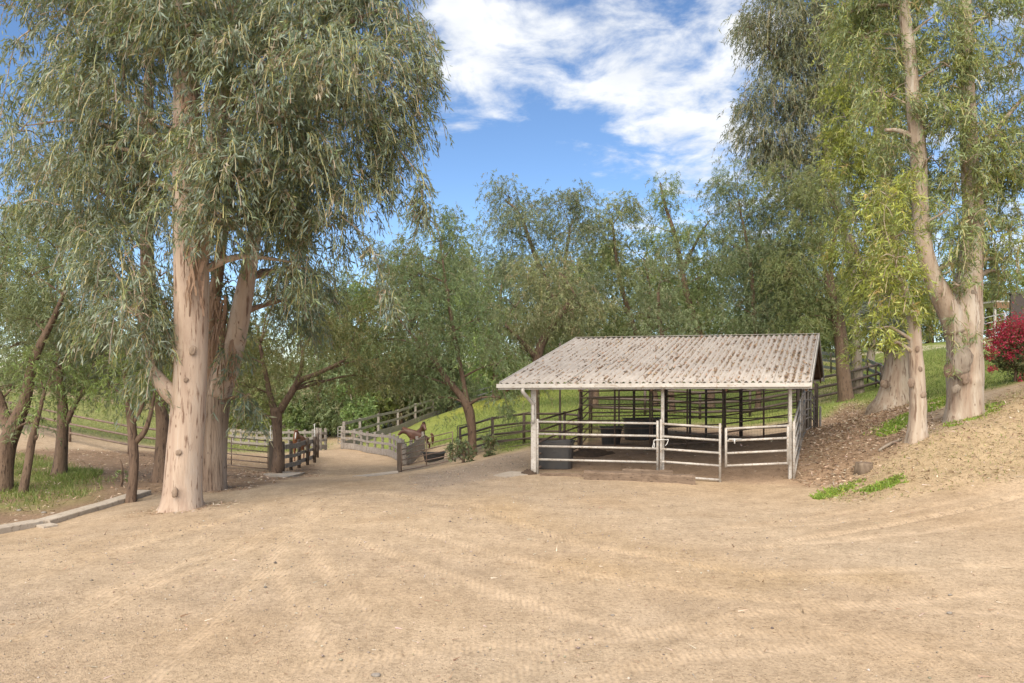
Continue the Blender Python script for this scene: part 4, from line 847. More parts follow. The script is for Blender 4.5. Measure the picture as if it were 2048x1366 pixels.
# --- small pepper trees at the left edge
def pepper(label, paths, blobs, Y0, seed, pal=PEP, density=420, leaf=(.15, .03), twigs=False, detail=False, name='pepper_tree', **k):
    k.setdefault('bl', (.35, .85)); k.setdefault('droop', .7); k.setdefault('jit', .6); density *= 1.75; k.setdefault('rough', .10); k.setdefault('sides', 12); k.setdefault('limb_r', .06)
    return make_tree(name, label, 0, paths, blobs, pal, 'bark_pepper', density, leaf, detail, Y0, seed, twigs, leaf_mat='pepper_leaf', per=14, **k)
Y = 18.5
pepper('small forked pepper tree standing right on the kerb end', [[(262, 1006, Y, 20), (268, 930, Y, 18), (266, 880, Y, 18), (262, 840, Y, 16), (255, 800, Y, 10), (248, 740, Y, 6)], [(270, 885, Y, 13), (290, 862, Y, 11), (302, 825, Y, 8), (310, 780, Y, 5)], [(262, 850, Y, 10), (278, 828, Y, 7), (290, 795, Y, 5)]],
  [(245, 740, 50, 45), (300, 760, 35, 40), (220, 780, 35, 35), (275, 700, 45, 40)], Y, 41, PEP_G, 500, (.12, .025))
Y = 20.5
pepper('leaning pepper tree with bare limb at the far left edge', [[(2, 990, Y, 40), (12, 900, Y, 34), (30, 850, Y, 30), (50, 800, Y, 22), (62, 740, Y, 18), (80, 690, Y, 14), (110, 630, Y, 10), (130, 580, Y, 6)], [(20, 870, Y, 22), (0, 800, Y, 16), (-30, 720, Y, 12), (-60, 640, Y, 8)]],
  [(60, 560, 90, 60, 0), (-20, 600, 80, 70, 0), (20, 500, 80, 50, .6), (110, 500, 70, 50, .4), (20, 700, 60, 55, .6), (-60, 500, 80, 60, 0), (80, 650, 60, 50, .8), (30, 780, 40, 35, .4), (0, 420, 70, 50, 1), (60, 850, 24, 26, -.2, .6)], Y, 42, PEP, 420, (.15, .028))
Y = 20.2
pepper('thin leaning pepper stem in the green weeds at left', [[(46, 985, Y, 17), (56, 930, Y, 15), (64, 880, Y, 14), (74, 840, Y, 10), (90, 780, Y, 6)], [(62, 890, Y, 9), (74, 870, Y, 7), (72, 880, Y, 4)]], [(90, 780, 40, 40, 0), (120, 740, 45, 40, .4), (70, 730, 40, 40, .2)], Y, 43, PEP_G, 420, (.14, .028))
Y = 24
pepper('dark-trunked pepper tree standing before the left pipe fence', [[(119, 952, Y, 26), (124, 890, Y, 22), (126, 830, Y, 20), (122, 770, Y, 16), (118, 700, Y, 12), (110, 620, Y, 8)], [(126, 860, Y, 13), (150, 810, Y, 10), (172, 770, Y, 7), (190, 720, Y, 5)]],
  [(110, 640, 80, 70, 0), (180, 680, 60, 60, 0), (60, 680, 60, 60, .6), (140, 560, 80, 60, .6), (210, 740, 45, 45, 0), (90, 740, 60, 45, .2), (160, 770, 45, 35, .6), (60, 480, 90, 60, 1), (150, 460, 80, 50, 1.2), (200, 620, 60, 50, .8)], Y, 44, PEP, 400, (.16, .03))
Y = 30
pepper('wide pepper tree beyond the left pipe fence', [[(-40, 900, 36, 26), (-30, 780, 36, 20), (-10, 650, 36, 14), (10, 540, 36, 8)]], [(30, 560, 110, 70), (-80, 600, 90, 80), (60, 460, 90, 60), (100, 640, 90, 60), (20, 720, 80, 50), (-60, 480, 90, 60), (160, 700, 60, 45), (220, 780, 50, 30)], 36, 45, PEP, 300, (.2, .04))
# --- pepper D with bulged base at the gate, E by the shrubs
Y = 29.6
tD = pepper('pepper tree with swollen burl at its foot beside the left gate', [[(553, 947, Y, 18), (556, 925, Y, 22), (556, 895, Y, 18), (554, 850, Y, 20), (552, 815, Y, 26)], [(550, 825, Y, 16), (540, 790, Y, 12), (530, 740, Y, 9), (520, 690, Y, 6)], [(560, 822, Y, 16), (580, 790, Y, 14), (600, 762, Y, 12), (640, 745, Y, 9), (690, 720, Y, 6)], [(586, 780, Y, 10), (602, 740, Y, 8), (606, 700, Y, 6)]],
  [(520, 690, 60, 60), (600, 680, 80, 60), (680, 700, 80, 55), (540, 610, 70, 55, .6), (640, 620, 90, 55, .6), (720, 650, 70, 55, .8), (500, 780, 40, 45, -.3), (740, 730, 60, 40, .3), (600, 760, 60, 30, .8, .6), (680, 770, 60, 30, .4, .8), (480, 720, 40, 60, .2), (580, 560, 80, 45, 1), (480, 830, 26, 30, 0, .8), (760, 770, 40, 24, .4, .7)],
  Y, 51, PEP_D, 420, (.15, .028), knots=((0, .62, -1.2, .35, .3), (0, .5, .4, .3, .3)))
Y = 30.2
pepper('pepper tree rising behind the leafy shrubs left of the shelter', [[(944, 895, Y, 17), (944, 860, Y, 18), (936, 815, Y, 20), (920, 790, Y, 15), (895, 760, Y, 12), (870, 720, Y, 10), (850, 680, Y, 6)], [(936, 815, Y, 13), (928, 770, Y, 10), (915, 700, Y, 9), (900, 620, Y, 7), (885, 520, Y, 4)], [(890, 750, Y, 8), (840, 690, Y, 6), (800, 640, Y, 4)]],
  [(880, 490, 60, 60, .5), (900, 590, 70, 60, 0), (830, 560, 70, 60, .5), (820, 650, 80, 60, 0), (900, 690, 70, 55, -.4), (760, 690, 70, 50, .3), (840, 740, 60, 45, .4), (960, 650, 60, 55, .4), (880, 800, 40, 26, -.2, .8), (990, 740, 45, 50, .2), (1000, 800, 26, 26, -.5, .7), (800, 760, 60, 35, .6), (860, 440, 45, 35, .4), (920, 470, 30, 40, .4), (780, 520, 40, 40, .6), (720, 570, 40, 40, .6)],
  Y, 52, PEP, 400, (.16, .03), sprays=(([(1000, 760, 29), (1012, 800, 28.8), (1020, 830, 28.8)], 40),))
# --- row behind the shelter
rows = [
 ('leaning pepper trunk just behind the downspout post', 33, [[(1072, 880, 33, 17), (1070, 800, 33, 18), (1072, 740, 33, 18), (1082, 690, 33, 17), (1110, 645, 33, 12), (1150, 590, 33, 8)], [(1074, 720, 33, 10), (1050, 690, 33, 9), (1010, 650, 33, 6)]],
  [(1110, 600, 70, 60), (1030, 620, 60, 50), (1170, 620, 60, 45), (1020, 700, 45, 45), (1090, 540, 60, 50, 1), (1060, 780, 30, 18, -.5, .8), (1130, 660, 60, 40, .6)], PEP),
 ('tall pepper tree with twin crowns behind the shelter roof left', 44, [[(1190, 850, 44, 14), (1188, 740, 44, 14), (1150, 660, 44, 12), (1110, 600, 44, 11), (1070, 510, 44, 9), (1040, 430, 44, 6), (1010, 400, 44, 4)], [(1150, 660, 44, 9), (1130, 540, 44, 8), (1140, 460, 44, 5)]],
  [(1020, 400, 55, 40), (1060, 440, 70, 50), (1120, 420, 50, 45), (1140, 480, 60, 55), (1000, 470, 60, 50), (1070, 540, 80, 60), (1150, 570, 60, 50), (1150, 390, 34, 28), (980, 560, 60, 50), (1020, 640, 70, 50), (1120, 660, 60, 40)], PEP_D),
 ('pepper tree behind the left half of the shelter ridge', 46, [[(1312, 840, 46, 13), (1300, 740, 46, 12), (1270, 660, 46, 10), (1240, 560, 46, 8), (1225, 450, 46, 5)], [(1290, 700, 46, 8), (1300, 600, 46, 6), (1290, 520, 46, 4)]],
  [(1220, 430, 55, 40), (1250, 410, 34, 30), (1200, 490, 60, 50), (1270, 510, 55, 45), (1230, 570, 70, 50), (1190, 620, 60, 45), (1280, 630, 60, 45), (1180, 430, 36, 36), (1250, 680, 60, 30)], PEP),
 ('pepper tree with bare upright leader behind the shelter ridge', 45, [[(1420, 850, 45, 20), (1418, 740, 45, 18), (1396, 660, 45, 14), (1374, 590, 45, 12), (1352, 480, 45, 9), (1330, 410, 45, 6), (1320, 365, 45, 3)], [(1365, 540, 45, 7), (1400, 470, 45, 5), (1420, 440, 45, 3)]],
  [(1325, 375, 34, 34, 0, .7), (1340, 420, 45, 36, 0, .7), (1360, 480, 55, 40, 0, .8), (1310, 460, 34, 40, 0, .7), (1400, 470, 50, 45), (1420, 560, 55, 50), (1340, 600, 45, 40), (1440, 640, 60, 40), (1380, 640, 60, 36)], PEP),
 ('slim pepper stem behind the middle of the shelter', 42, [[(1345, 840, 42, 13), (1338, 740, 42, 12), (1320, 650, 42, 9), (1316, 580, 42, 6)]],
  [(1320, 570, 45, 45), (1300, 640, 50, 40), (1350, 660, 50, 36), (1330, 520, 40, 34)], PEP_D),
 ('pepper tree behind the right part of the shelter roof', 43, [[(1516, 850, 43, 12), (1518, 740, 43, 11), (1510, 640, 43, 9), (1500, 520, 43, 7), (1480, 420, 43, 4)]],
  [(1450, 390, 55, 40, .5), (1490, 420, 60, 45), (1540, 480, 60, 50), (1470, 500, 60, 50), (1520, 570, 70, 50), (1570, 620, 60, 45), (1470, 620, 60, 45), (1480, 350, 45, 34), (1560, 420, 60, 50), (1610, 540, 60, 60), (1550, 660, 50, 30)], PEP_D),
 ('dark rough-barked pepper tree beside the shelter gable', 40.5, [[(1693, 797, 40.5, 28), (1686, 740, 40.5, 26), (1682, 680, 40.5, 25), (1672, 620, 40.5, 22), (1658, 580, 40.5, 14), (1650, 540, 40.5, 9), (1640, 480, 40.5, 6)], [(1672, 620, 40.5, 13), (1662, 560, 40.5, 11), (1664, 500, 40.5, 8), (1680, 430, 40.5, 5)]],
  [(1620, 440, 70, 60), (1660, 500, 60, 60), (1600, 520, 60, 60), (1630, 600, 50, 50), (1570, 560, 60, 55), (1680, 600, 40, 50), (1600, 640, 50, 34), (1650, 380, 60, 50), (1560, 360, 60, 45, .5), (1690, 660, 30, 36, .2, .8)], PEP_D)]
for k, (lab, Y, paths, blobs, pal) in enumerate(rows): pepper(lab, paths, blobs, Y, 60 + k, pal, 400, (.18, .036), limb_r=.06)
# background mass of further trees
def far_tree(label, px, Y, top, wd, seed, pal):
    gy = HZ + (CH - g1((px - 1024) / F * Y, Y)) * F / Y; h = gy - top; rnd = random.Random(seed)
    bl = []
    for k in range(13):
        f = .1 + .85 * (k + rnd.random()) / 13; wk = wd * (1 - .55 * max(f - .45, 0)) * .5; bl.append((px + rnd.uniform(-.75, .75) * wk, gy - h * f, wk * rnd.uniform(.5, .75), h * rnd.uniform(.10, .15), rnd.uniform(-2, 2)))
    pepper(label, [[(px, gy, Y, 13), (px + rnd.uniform(-10, 10), gy - h * .4, Y, 10), (px + rnd.uniform(-20, 20), gy - h * .85, Y, 4)]], bl, Y, seed, pal, 120, (.34, .085), limb_r=.06, bl=(.6, 1.2))
for k, (px, Y, top, wd, lab) in enumerate(((640, 66, 590, 150, 'far tree above the hedge right of the gums'), (720, 70, 560, 160, 'far tree above the bend of the road'), (800, 68, 500, 170, 'far tree above the climbing grey fence'), (900, 72, 480, 180, 'far tree behind the pepper by the shrubs'),
      (990, 60, 520, 150, 'far tree in the gap left of the shelter'), (1080, 66, 500, 170, 'far tree behind the shelter eave corner'), (1180, 62, 480, 170, 'far tree behind the twin-crowned pepper'), (1290, 70, 520, 170, 'far tree seen through the gap above the ridge'),
      (1400, 64, 500, 160, 'far tree behind the bare-leader pepper'), (1500, 66, 470, 180, 'far tree behind the right roof end'), (1600, 64, 450, 180, 'far tree behind the dark gum crown'), (1700, 66, 520, 150, 'far tree behind the guardrail fence'), (500, 72, 620, 160, 'far tree between the gum trunks and the burl pepper'),
      (400, 74, 640, 160, 'far tree glimpsed behind the pale gum trunk'), (250, 78, 640, 200, 'far tree above the left paddock'), (100, 76, 620, 220, 'far tree beyond the left pipe fence rails'), (1980, 66, 480, 200, 'far tree behind the distant shade roof'), (1860, 72, 560, 180, 'far tree above the pale road at right'))):
    far_tree(lab, px, Y, top, wd, 100 + k, (PEP, PEP_G, PEP_D)[k % 3])
# hedge along the far fence
def hedge():
    rng = np.random.default_rng(3)
    spots = [(440, 68, 800, 60), (490, 70, 790, 60), (545, 68, 800, 60), (600, 66, 790, 60), (655, 68, 770, 60), (705, 60, 765, 60), (755, 66, 750, 65), (805, 72, 745, 65), (860, 78, 735, 60), (915, 88, 735, 60), (965, 96, 735, 60)]
    names = ('beneath the gum leaves', 'behind the long pipe gate', 'behind the burl pepper trunk', 'behind the chestnut horse', 'left of the open road gate', 'above the road gate', 'behind the first span of the climbing fence', 'behind the middle of the climbing fence', 'where the climbing fence passes the pepper', 'at the upper end of the climbing fence', 'topmost by the yellow hill grass')
    for k, (px, Y, top, wd) in enumerate(spots):
        b = on(px, Y); gy = HZ + (CH - b[2]) * F / Y; h = gy - top; bl = []; r = random.Random(k + 5)
        for j in range(7): bl.append((px + r.uniform(-.5, .5) * wd, gy - h * r.uniform(.12, .85), wd * r.uniform(.28, .45), h * r.uniform(.14, .22), r.uniform(-1.5, 1.5)))
        make_tree('hedge_bush', 'bright leafy hedge bush ' + names[k], 0, [[(px, gy, Y, 7), (px + 3, gy - h * .4, Y, 5), (px - 4, gy - h * .8, Y, 2)]], bl, HEDGE, 'bark_grey', 300, (.28, .13), False, Y, 200 + k, False, .25, (.4, .9), leaf_mat='pepper_leaf', per=12, sides=8, cat='bush', limb_r=.05, group='hedge bushes along the far fence', crown_name='foliage')
hedge()
# --- right-hand gums
YH = 44
make_tree('gum_tree', 'tall dark-crowned gum with pale lower trunk by the guardrail fence', 785, [[(1716, 787, YH, 24), (1713, 730, YH, 22), (1710, 660, YH, 20), (1706, 560, YH, 18), (1690, 470, YH, 15), (1668, 400, YH, 13), (1650, 300, YH, 11), (1640, 180, YH, 9), (1634, 40, YH, 7), (1630, -80, YH, 3)], [(1660, 350, YH, 8), (1610, 320, YH, 6), (1550, 325, YH, 4)], [(1644, 200, YH, 7), (1590, 150, YH, 5), (1540, 100, YH, 3)]],
  [(1540, 30, 55, 40), (1600, 20, 70, 50), (1560, 90, 60, 45), (1620, 100, 70, 50), (1530, 190, 50, 34), (1580, 180, 60, 40), (1640, 200, 60, 50), (1520, 260, 45, 34), (1570, 260, 60, 40), (1620, 300, 60, 45), (1550, 310, 50, 32), (1600, 370, 50, 40), (1680, 300, 60, 60), (1660, 400, 60, 50), (1680, 60, 60, 60), (1600, -50, 90, 50), (1690, 180, 50, 60), (1500, 60, 20, 26, 0, .7), (1500, 210, 26, 26, 0, .7)],
  EUC_M, ('bark_grey', 'bark_pepper'), 620, (.27, .05), False, YH, 71, per=12, limb_r=.09, bl=(.7, 1.4))
YI = 52
make_tree('gum_tree', 'small distant pale gum stem on the lawn behind the guardrail fence', 720, [[(1738, 722, YI, 17), (1744, 690, YI, 15), (1747, 650, YI, 12), (1750, 580, YI, 9), (1752, 480, YI, 5)]], [(1750, 560, 60, 50), (1720, 600, 45, 40), (1790, 600, 50, 40), (1750, 480, 60, 50)], EUC_J, 'bark_grey', 250, (.3, .05), False, YI, 72, False, per=12)
YJ = 28
tJ = make_tree('gum_tree', 'thick pale gum trunk with flared foot behind the slender stem', 815, [[(1788, 812, YJ, 74), (1793, 780, YJ, 62), (1796, 740, YJ, 54), (1796, 690, YJ, 50), (1790, 600, YJ, 44), (1780, 500, YJ, 38), (1770, 380, YJ, 32), (1760, 240, YJ, 26), (1750, 80, YJ, 18), (1745, -100, YJ, 10)], [(1790, 620, YJ, 20), (1730, 540, YJ, 12), (1700, 470, YJ, 8)]],
  [(1720, 160, 60, 60), (1780, 120, 70, 60), (1690, 240, 45, 55), (1750, 260, 70, 60), (1700, 340, 50, 60), (1770, 360, 70, 60), (1720, 440, 55, 55), (1790, 460, 60, 55), (1740, 540, 55, 55), (1730, 620, 36, 45, -.3), (1790, 560, 55, 50, -.6), (1770, 650, 50, 34, -.8, .8), (1830, 620, 40, 50, -.5), (1750, 60, 80, 60), (1840, 200, 60, 70, .6), (1840, 380, 50, 70, .6), (1740, -50, 110, 60), (1690, 510, 30, 40), (1720, 700, 20, 30, -.3, .5)],
  EUC_J, ('bark_pale', 'bark_grey'), 900, (.20, .034), True, YJ, 73, droop=.6, jit=.6, bl=(.3, .65), per=12, limb_r=.07, rough=.07)
YK = 19
tK = make_tree('gum_tree', 'slender knotted gum stem on the bank in front of the thick trunk', 868, [[(1834, 866, YK, 36), (1836, 820, YK, 31), (1834, 760, YK, 30), (1830, 700, YK, 27), (1828, 655, YK, 24), (1820, 610, YK, 16), (1806, 570, YK, 9), (1792, 530, YK, 4)]],
  [(1815, 600, 26, 24, -.5, 1.2), (1790, 520, 45, 45, -.4), (1826, 625, 18, 16, -.45), (1790, 560, 45, 50, 0), (1770, 600, 45, 40, .2), (1790, 480, 50, 50, .3), (1760, 660, 40, 26, -.4, .8), (1790, 690, 26, 26, -.5, .6), (1780, 400, 50, 50, .3)],
  EUC_J, 'bark_pale', 850, (.16, .032), True, YK, 74, droop=.6, jit=.6, bl=(.25, .55), per=12, limb_r=.05, knots=((0, 1.35, -2.6, .35, .09), (0, .85, -1.0, .3, .09), (0, 2.4, -1.2, .22, .06), (0, 1.75, -.9, .22, .06)))
YL = 20.5
tL = make_tree('gum_tree', 'big two-stemmed pale gum tree with burl on the right bank', 838,
  [[(1928, 838, YL, 68), (1930, 790, YL, 66), (1930, 740, YL, 68), (1928, 690, YL, 64), (1926, 640, YL, 72), (1934, 580, YL, 54), (1944, 500, YL, 42), (1946, 420, YL, 38), (1940, 320, YL, 34), (1934, 200, YL, 30), (1930, 60, YL, 26), (1930, -100, YL, 16)],
   [(1915, 660, YL - .1, 48), (1890, 605, YL - .2, 42), (1864, 550, YL - .3, 35), (1848, 490, YL - .3, 31), (1840, 400, YL, 30), (1836, 300, YL, 30), (1826, 200, YL, 27), (1818, 100, YL, 24), (1806, 0, YL, 20), (1796, -120, YL, 10)],
   [(1836, 280, YL, 14), (1800, 262, YL, 10), (1770, 260, YL, 6)], [(1940, 330, YL, 16), (2000, 250, YL, 10), (2060, 180, YL, 6)]],
  [(1945, 440, 30, 45, -.8), (1935, 330, 40, 55, -.8), (1940, 230, 40, 50, -.8), (1945, 110, 40, 50, -.8), (1850, 330, 22, 30, -.7, .6), (1700, 30, 60, 50, 1), (1770, 20, 60, 50, .5), (1880, 40, 50, 60, -.4), (1980, 40, 70, 60, .3), (2040, 110, 50, 60, 0), (1900, 140, 40, 60, -.6), (1970, 160, 50, 60, .6), (1760, 110, 60, 55, .6), (1720, 90, 50, 50, 1), (2020, 250, 60, 60, .4), (1890, 240, 40, 60, -.3), (1970, 280, 40, 50, -.5), (1780, 200, 55, 50, .2), (1880, 340, 40, 55, .3), (1990, 350, 50, 55, -.2),
   (1900, 430, 36, 55, -.4), (1980, 420, 40, 45, .4), (2030, 380, 45, 60, .5), (2020, 470, 50, 60, 0), (1912, 530, 22, 36, -.5), (1918, 575, 20, 24, -.7, .8), (1990, 530, 30, 40, .8, .7), (1780, 300, 60, 40, .6), (1800, 370, 40, 50, .4), (1900, -60, 120, 60, 0), (1780, -60, 90, 50, 0), (2060, 300, 50, 70, 0), (2010, 560, 36, 30, 1.4, .8)],
  EUC_L, ('bark_pale', 'bark_pale'), 1100, (.175, .030), True, YL, 75, droop=.65, jit=.55, bl=(.3, .7), per=12, limb_r=.06,
  knots=((0, 1.75, -1.7, .22, .22), (0, 1.45, -2.2, .16, .16), (0, 3.6, -1.0, .07, .1), (0, 1.0, -1.6, .1, .1)),
  sprays=(([(1905, 600, YL - .5), (1910, 660, YL - .7), (1906, 740, YL - .75)], 14), ([(1960, 640, YL - .5), (1950, 690, YL - .6)], 8)))
def knot(t, px, py, Y, r, mat='bark_grey', depth=.5):
    tr_ = [c for c in t.children if c.name.startswith('trunk')][0]; c = P(px, py, Y); m = MB(); n = 14; vs = []; rr = random.Random(px); ph = rr.uniform(0, 6)
    for j, (k, dpt) in enumerate(((1.25, .05), (1.1, -.45), (.9, -.75), (.72, -.7), (.5, -.95), (.22, -1.05))):
        for i in range(n):
            a = 2 * math.pi * i / n; q = k * r * (1 + .16 * math.sin(2 * a + ph) + .1 * math.sin(5 * a + ph + j)); vs.append(c + (q * math.cos(a), dpt * r * depth, q * 1.15 * math.sin(a)))
    vs.append(c + (0, -1.0 * r * depth, 0)); fs = [(j * n + i, j * n + (i + 1) % n, (j + 1) * n + (i + 1) % n, (j + 1) * n + i) for j in range(5) for i in range(n)] + [(5 * n + i, 5 * n + (i + 1) % n, 6 * n) for i in range(n)]
    m.add(vs, fs, True).build('burl' if r > .12 else 'knot', mat, tr_)
knot(tL, 1924, 722, YL - .46, .26); knot(tL, 1930, 755, YL - .47, .12, 'bark_rough'); knot(tL, 1902, 738, YL - .40, .16, 'bark_rough'); knot(tL, 1948, 586, YL - .36, .07, 'bark_grey'); knot(tL, 1912, 778, YL - .44, .09)
for q in ((1822, 766, .075), (1847, 790, .06), (1841, 738, .045), (1835, 698, .05)): knot(tK, q[0], q[1], YK - .19, q[2], 'bark_rough')
knot(tJ, 1770, 768, YJ - .5, .13, 'bark_rough'); knot(tA, 385, 700, YA - .36, .07, 'bark_rough'); knot(tA, 372, 760, YA - .36, .04, 'bark_rough'); knot(tA, 357, 905, YA - .40, .05, 'bark_rough'); knot(tA, 350, 985, YA - .5, .07, 'bark_rough')
# bougainvillea and shrubs
def bush(name, label, cat, px, base_py, Y, blobs, pal, density, leaf, seed, mat='pepper_leaf', droop=.1, bl=(.15, .3), limbs=True):
    return make_tree(name, label, 0, [[(px, base_py, Y, 6), (px + 2, base_py - 20, Y, 4), (px - 3, base_py - 40, Y, 2)]], blobs, pal, 'bark_pepper', density, leaf, False, Y, seed, False, droop, bl, leaf_mat=mat, per=12, sides=8, cat=cat, limb_r=.025, shell=.75, crown_name='foliage', limbs=limbs)
tb = bush('bougainvillea', 'round bougainvillea bush covered in crimson blooms at the right edge', 'bush', 2030, 752, 24, [(2020, 690, 34, 34), (2050, 700, 40, 45), (2000, 710, 20, 22), (2040, 735, 36, 22), (2070, 680, 40, 40), (2010, 730, 20, 16)], ((4, (.15, .17, .07)), (3, (.22, .20, .11)), (2, (.08, .09, .04)), (1, (.3, .12, .1))), 3200, (.07, .035), 81)
def petals():
    rng = np.random.default_rng(8); P0 = []
    for (px, py, r, n) in ((2012, 655, 22, 420), (2040, 650, 26, 600), (1992, 680, 17, 300), (1984, 700, 11, 160), (2022, 676, 22, 300), (2062, 660, 26, 420), (2018, 712, 9, 90), (1984, 738, 7, 90), (1976, 716, 7, 40), (2032, 700, 18, 70), (2044, 758, 8, 30), (2000, 664, 14, 200)):
        c = P(px, py, 24 - (.45 if py < 700 else .5)); n = int(n * 1.35); P0.append(c + rng.normal(size=(n, 3)) * r * 24 / F * np.array((.6, .7, .5)))
    p = np.concatenate(P0); n = len(p); d = rng.normal(size=(n, 3)); V, sz, lo, k = leaf_arrays(p, d, rng.uniform(.04, .07, n), rng.uniform(.035, .06, n), rng, False)
    np_mesh('blooms', 'petal', V, sz, lo, np.repeat(pick(rng, ((4, (.46, .012, .075)), (3, (.33, .01, .055)), (3, (.54, .07, .13)), (1.5, (.28, .16, .10))), n), k, 0), tb)
petals()
SHR = ((4, (.15, .19, .08)), (3, (.22, .27, .13)), (2, (.08, .095, .04)), (1.5, (.27, .17, .09)))
bush('shrub', 'leafy shrub with reddish lower leaves beside the dark gate end', 'shrub', 926, 926, 27.6, [(914, 900, 14, 17), (932, 907, 14, 15), (922, 887, 12, 11), (936, 894, 9, 13), (905, 912, 7, 10)], SHR, 2600, (.09, .036), 82, bl=(.08, .2))
bush('shrub', 'upright leafy shrub right of the pepper trunk by the pipe fence', 'shrub', 978, 913, 28.6, [(980, 890, 12, 18), (986, 882, 10, 11), (974, 905, 8, 8), (972, 878, 8, 9)], SHR, 2600, (.09, .036), 83, bl=(.08, .2))
bush('shrub', 'blue-grey sapling leaves in front of the thick gum trunk', 'shrub', 1790, 800, 28.9, [(1768, 645, 30, 18, -2.2), (1790, 662, 26, 16, -2.2), (1750, 622, 22, 16, -2.2), (1800, 640, 20, 18, -2.2), (1770, 612, 24, 16, -2.2)], ((4, (.24, .30, .22)), (3, (.30, .36, .28)), (1, (.14, .18, .10))), 1100, (.15, .075), 84, limbs=False)
bush('shrub', 'small blue-green seedling on the kerb bank left', 'shrub', 243, 958, 21, [(243, 940, 12, 10), (252, 950, 8, 6)], PEP_G, 700, (.09, .03), 85)

# ------------------------------------------------------------------ ground cover, grass, litter, pebbles
def scatter_poly(poly, n, rng, soft=.3):
    q = np.array([(p[0], p[1]) for p in poly]); lo, hi = q.min(0), q.max(0); out = np.zeros((0, 2))
    while len(out) < n:
        s = lo + rng.random((n * 2, 2)) * (hi - lo); m = poly_mask(s[:, 0], s[:, 1], poly, soft); out = np.r_[out, s[rng.random(len(s)) < m]]
    return out[:n]
def blades(name, label, cat, poly, n, ht, wd, pal, seed, soft=.4, spread=.5, clump=None, mat='grass_leaf'):
    rng = np.random.default_rng(seed); s = scatter_poly(poly, n, rng, soft)
    if clump:
        k = vnoise(s[:, 0], s[:, 1], clump, seed) > rng.uniform(-.7, .7, len(s)); s = s[k]
    n = len(s); p = np.c_[s, gz(s[:, 0], s[:, 1]) - .01]; d = rng.normal(size=(n, 3)) * spread; d[:, 2] = 1
    V, sz, lo, k = leaf_arrays(p, d, ht * rng.uniform(.4, 1.2, n), wd * rng.uniform(.6, 1.3, n), rng, False)
    return np_mesh(name, mat, V, sz, lo, np.repeat(pick(rng, pal, n), k, 0), None, label=label, cat=cat, kind='stuff')
GG = ((4, (.13, .19, .045)), (4, (.19, .25, .065)), (3, (.29, .29, .12)), (1, (.09, .13, .03)))
DRY = ((4, (.40, .31, .18)), (3, (.46, .38, .24)), (1, (.28, .21, .12)), (1.2, (.24, .26, .09)))
blades('weeds', 'soft green weeds under the left pepper trees', 'weeds', PATCH_L, 13000, .22, .02, GG, 301, .9, .5, 1.7)
blades('weeds', 'low green weeds at the foot of the dark left pepper trunk', 'weeds', A_((128, 962), (180, 958), (195, 945), (130, 940)), 2500, .22, .03, GG, 302, .3)
blades('hill_grass', 'fresh green grass covering the slope behind the shelter', 'grass', [p for p in GRASS_HILL[:11]] + [(32, 46), (34, 60), (-2, 66)], 46000, .20, .03, ((4, (.20, .275, .07)), (4, (.26, .33, .095)), (3, (.33, .36, .14)), (1, (.13, .175, .045))), 303, .8)
blades('lawn_grass', 'green lawn grass beyond the right bank', 'grass', LAWN_R[:6] + [(34, 34), (30, 52), (20, 52)], 26000, .16, .03, GG, 304, .8)
blades('paddock_grass', 'thin pale green grass in the left paddock', 'grass', PADDOCK_L, 16000, .16, .035, ((4, (.26, .30, .10)), (3, (.34, .34, .14)), (2, (.19, .24, .07))), 305, 1.5)
blades('dry_grass', 'dry straw-coloured grass on the right bank', 'grass', BANK, 26000, .10, .010, DRY, 306, .6, .8, 1.4)
blades('weeds', 'scattered thin green weeds on the dry right bank', 'weeds', BANK, 9000, .09, .02, ((3, (.27, .31, .10)), (2, (.20, .27, .06)), (2, (.36, .33, .14))), 307, .5, .9, 1.9)
GC = ((4, (.20, .32, .045)), (4, (.28, .40, .07)), (1, (.12, .2, .03)), (1, (.36, .38, .08)))
for k, (poly, n, lab) in enumerate(((A_((1635, 1000), (1655, 992), (1700, 968), (1722, 958), (1700, 965), (1660, 985)), 1500, 'vivid green runner of ground cover at the foot of the bank'), (A_((1715, 988), (1760, 968), (1800, 950), (1810, 962), (1770, 975), (1730, 990)), 1300, 'yellow-green creeping plants on the lower bank below the slender gum'),
     (A_((1745, 872), (1790, 868), (1822, 842), (1818, 826), (1775, 850)), 4200, 'bright green mat of ground cover left of the slender gum'), (A_((1850, 828), (1890, 808), (1896, 792), (1870, 800), (1850, 815)), 2600, 'green ground cover between the slender and the two-stemmed gum'),
     (A_((1900, 855), (1935, 842), (1985, 818), (1975, 806), (1940, 832)), 1500, 'sparse green leaves round the foot of the two-stemmed gum'))):
    blades('ground_cover', lab, 'ground cover', poly, int(n * 1.1), .10, .05, GC, 310 + k, .5, 1.1, 4.5)
def litter(name, label, poly, n, seed, ln=(.06, .16), wd=.03, pal=((4, (.42, .29, .19)), (3, (.54, .42, .31)), (2, (.25, .155, .095)), (2, (.68, .57, .46)))):
    rng = np.random.default_rng(seed); s = scatter_poly(poly, n, rng, .6); p = np.c_[s, gz(s[:, 0], s[:, 1]) + rng.uniform(.006, .02, n)]
    d = rng.normal(size=(n, 3)); d[:, 2] *= .22; sv = unit(np.cross(unit(d), np.array((0, 0, 1.))[None] + rng.normal(size=(n, 3)) * .35))
    V, sz, lo, k = leaf_arrays(p, d, rng.uniform(*ln, n), wd * rng.uniform(.6, 1.4, n), rng, False, sidev=sv)
    np_mesh(name, 'litter_leaf', V, sz, lo, np.repeat(pick(rng, pal, n) * .78, k, 0), None, label=label, cat='leaf litter', kind='stuff')
litter('leaf_litter', 'curled dead gum leaves scattered down the right bank', DIRT_R, 9000, 401, (.07, .19), .04)
litter('leaf_litter', 'dry leaves lying in the straw grass of the bank', BANK, 5500, 402, (.06, .18), .032)
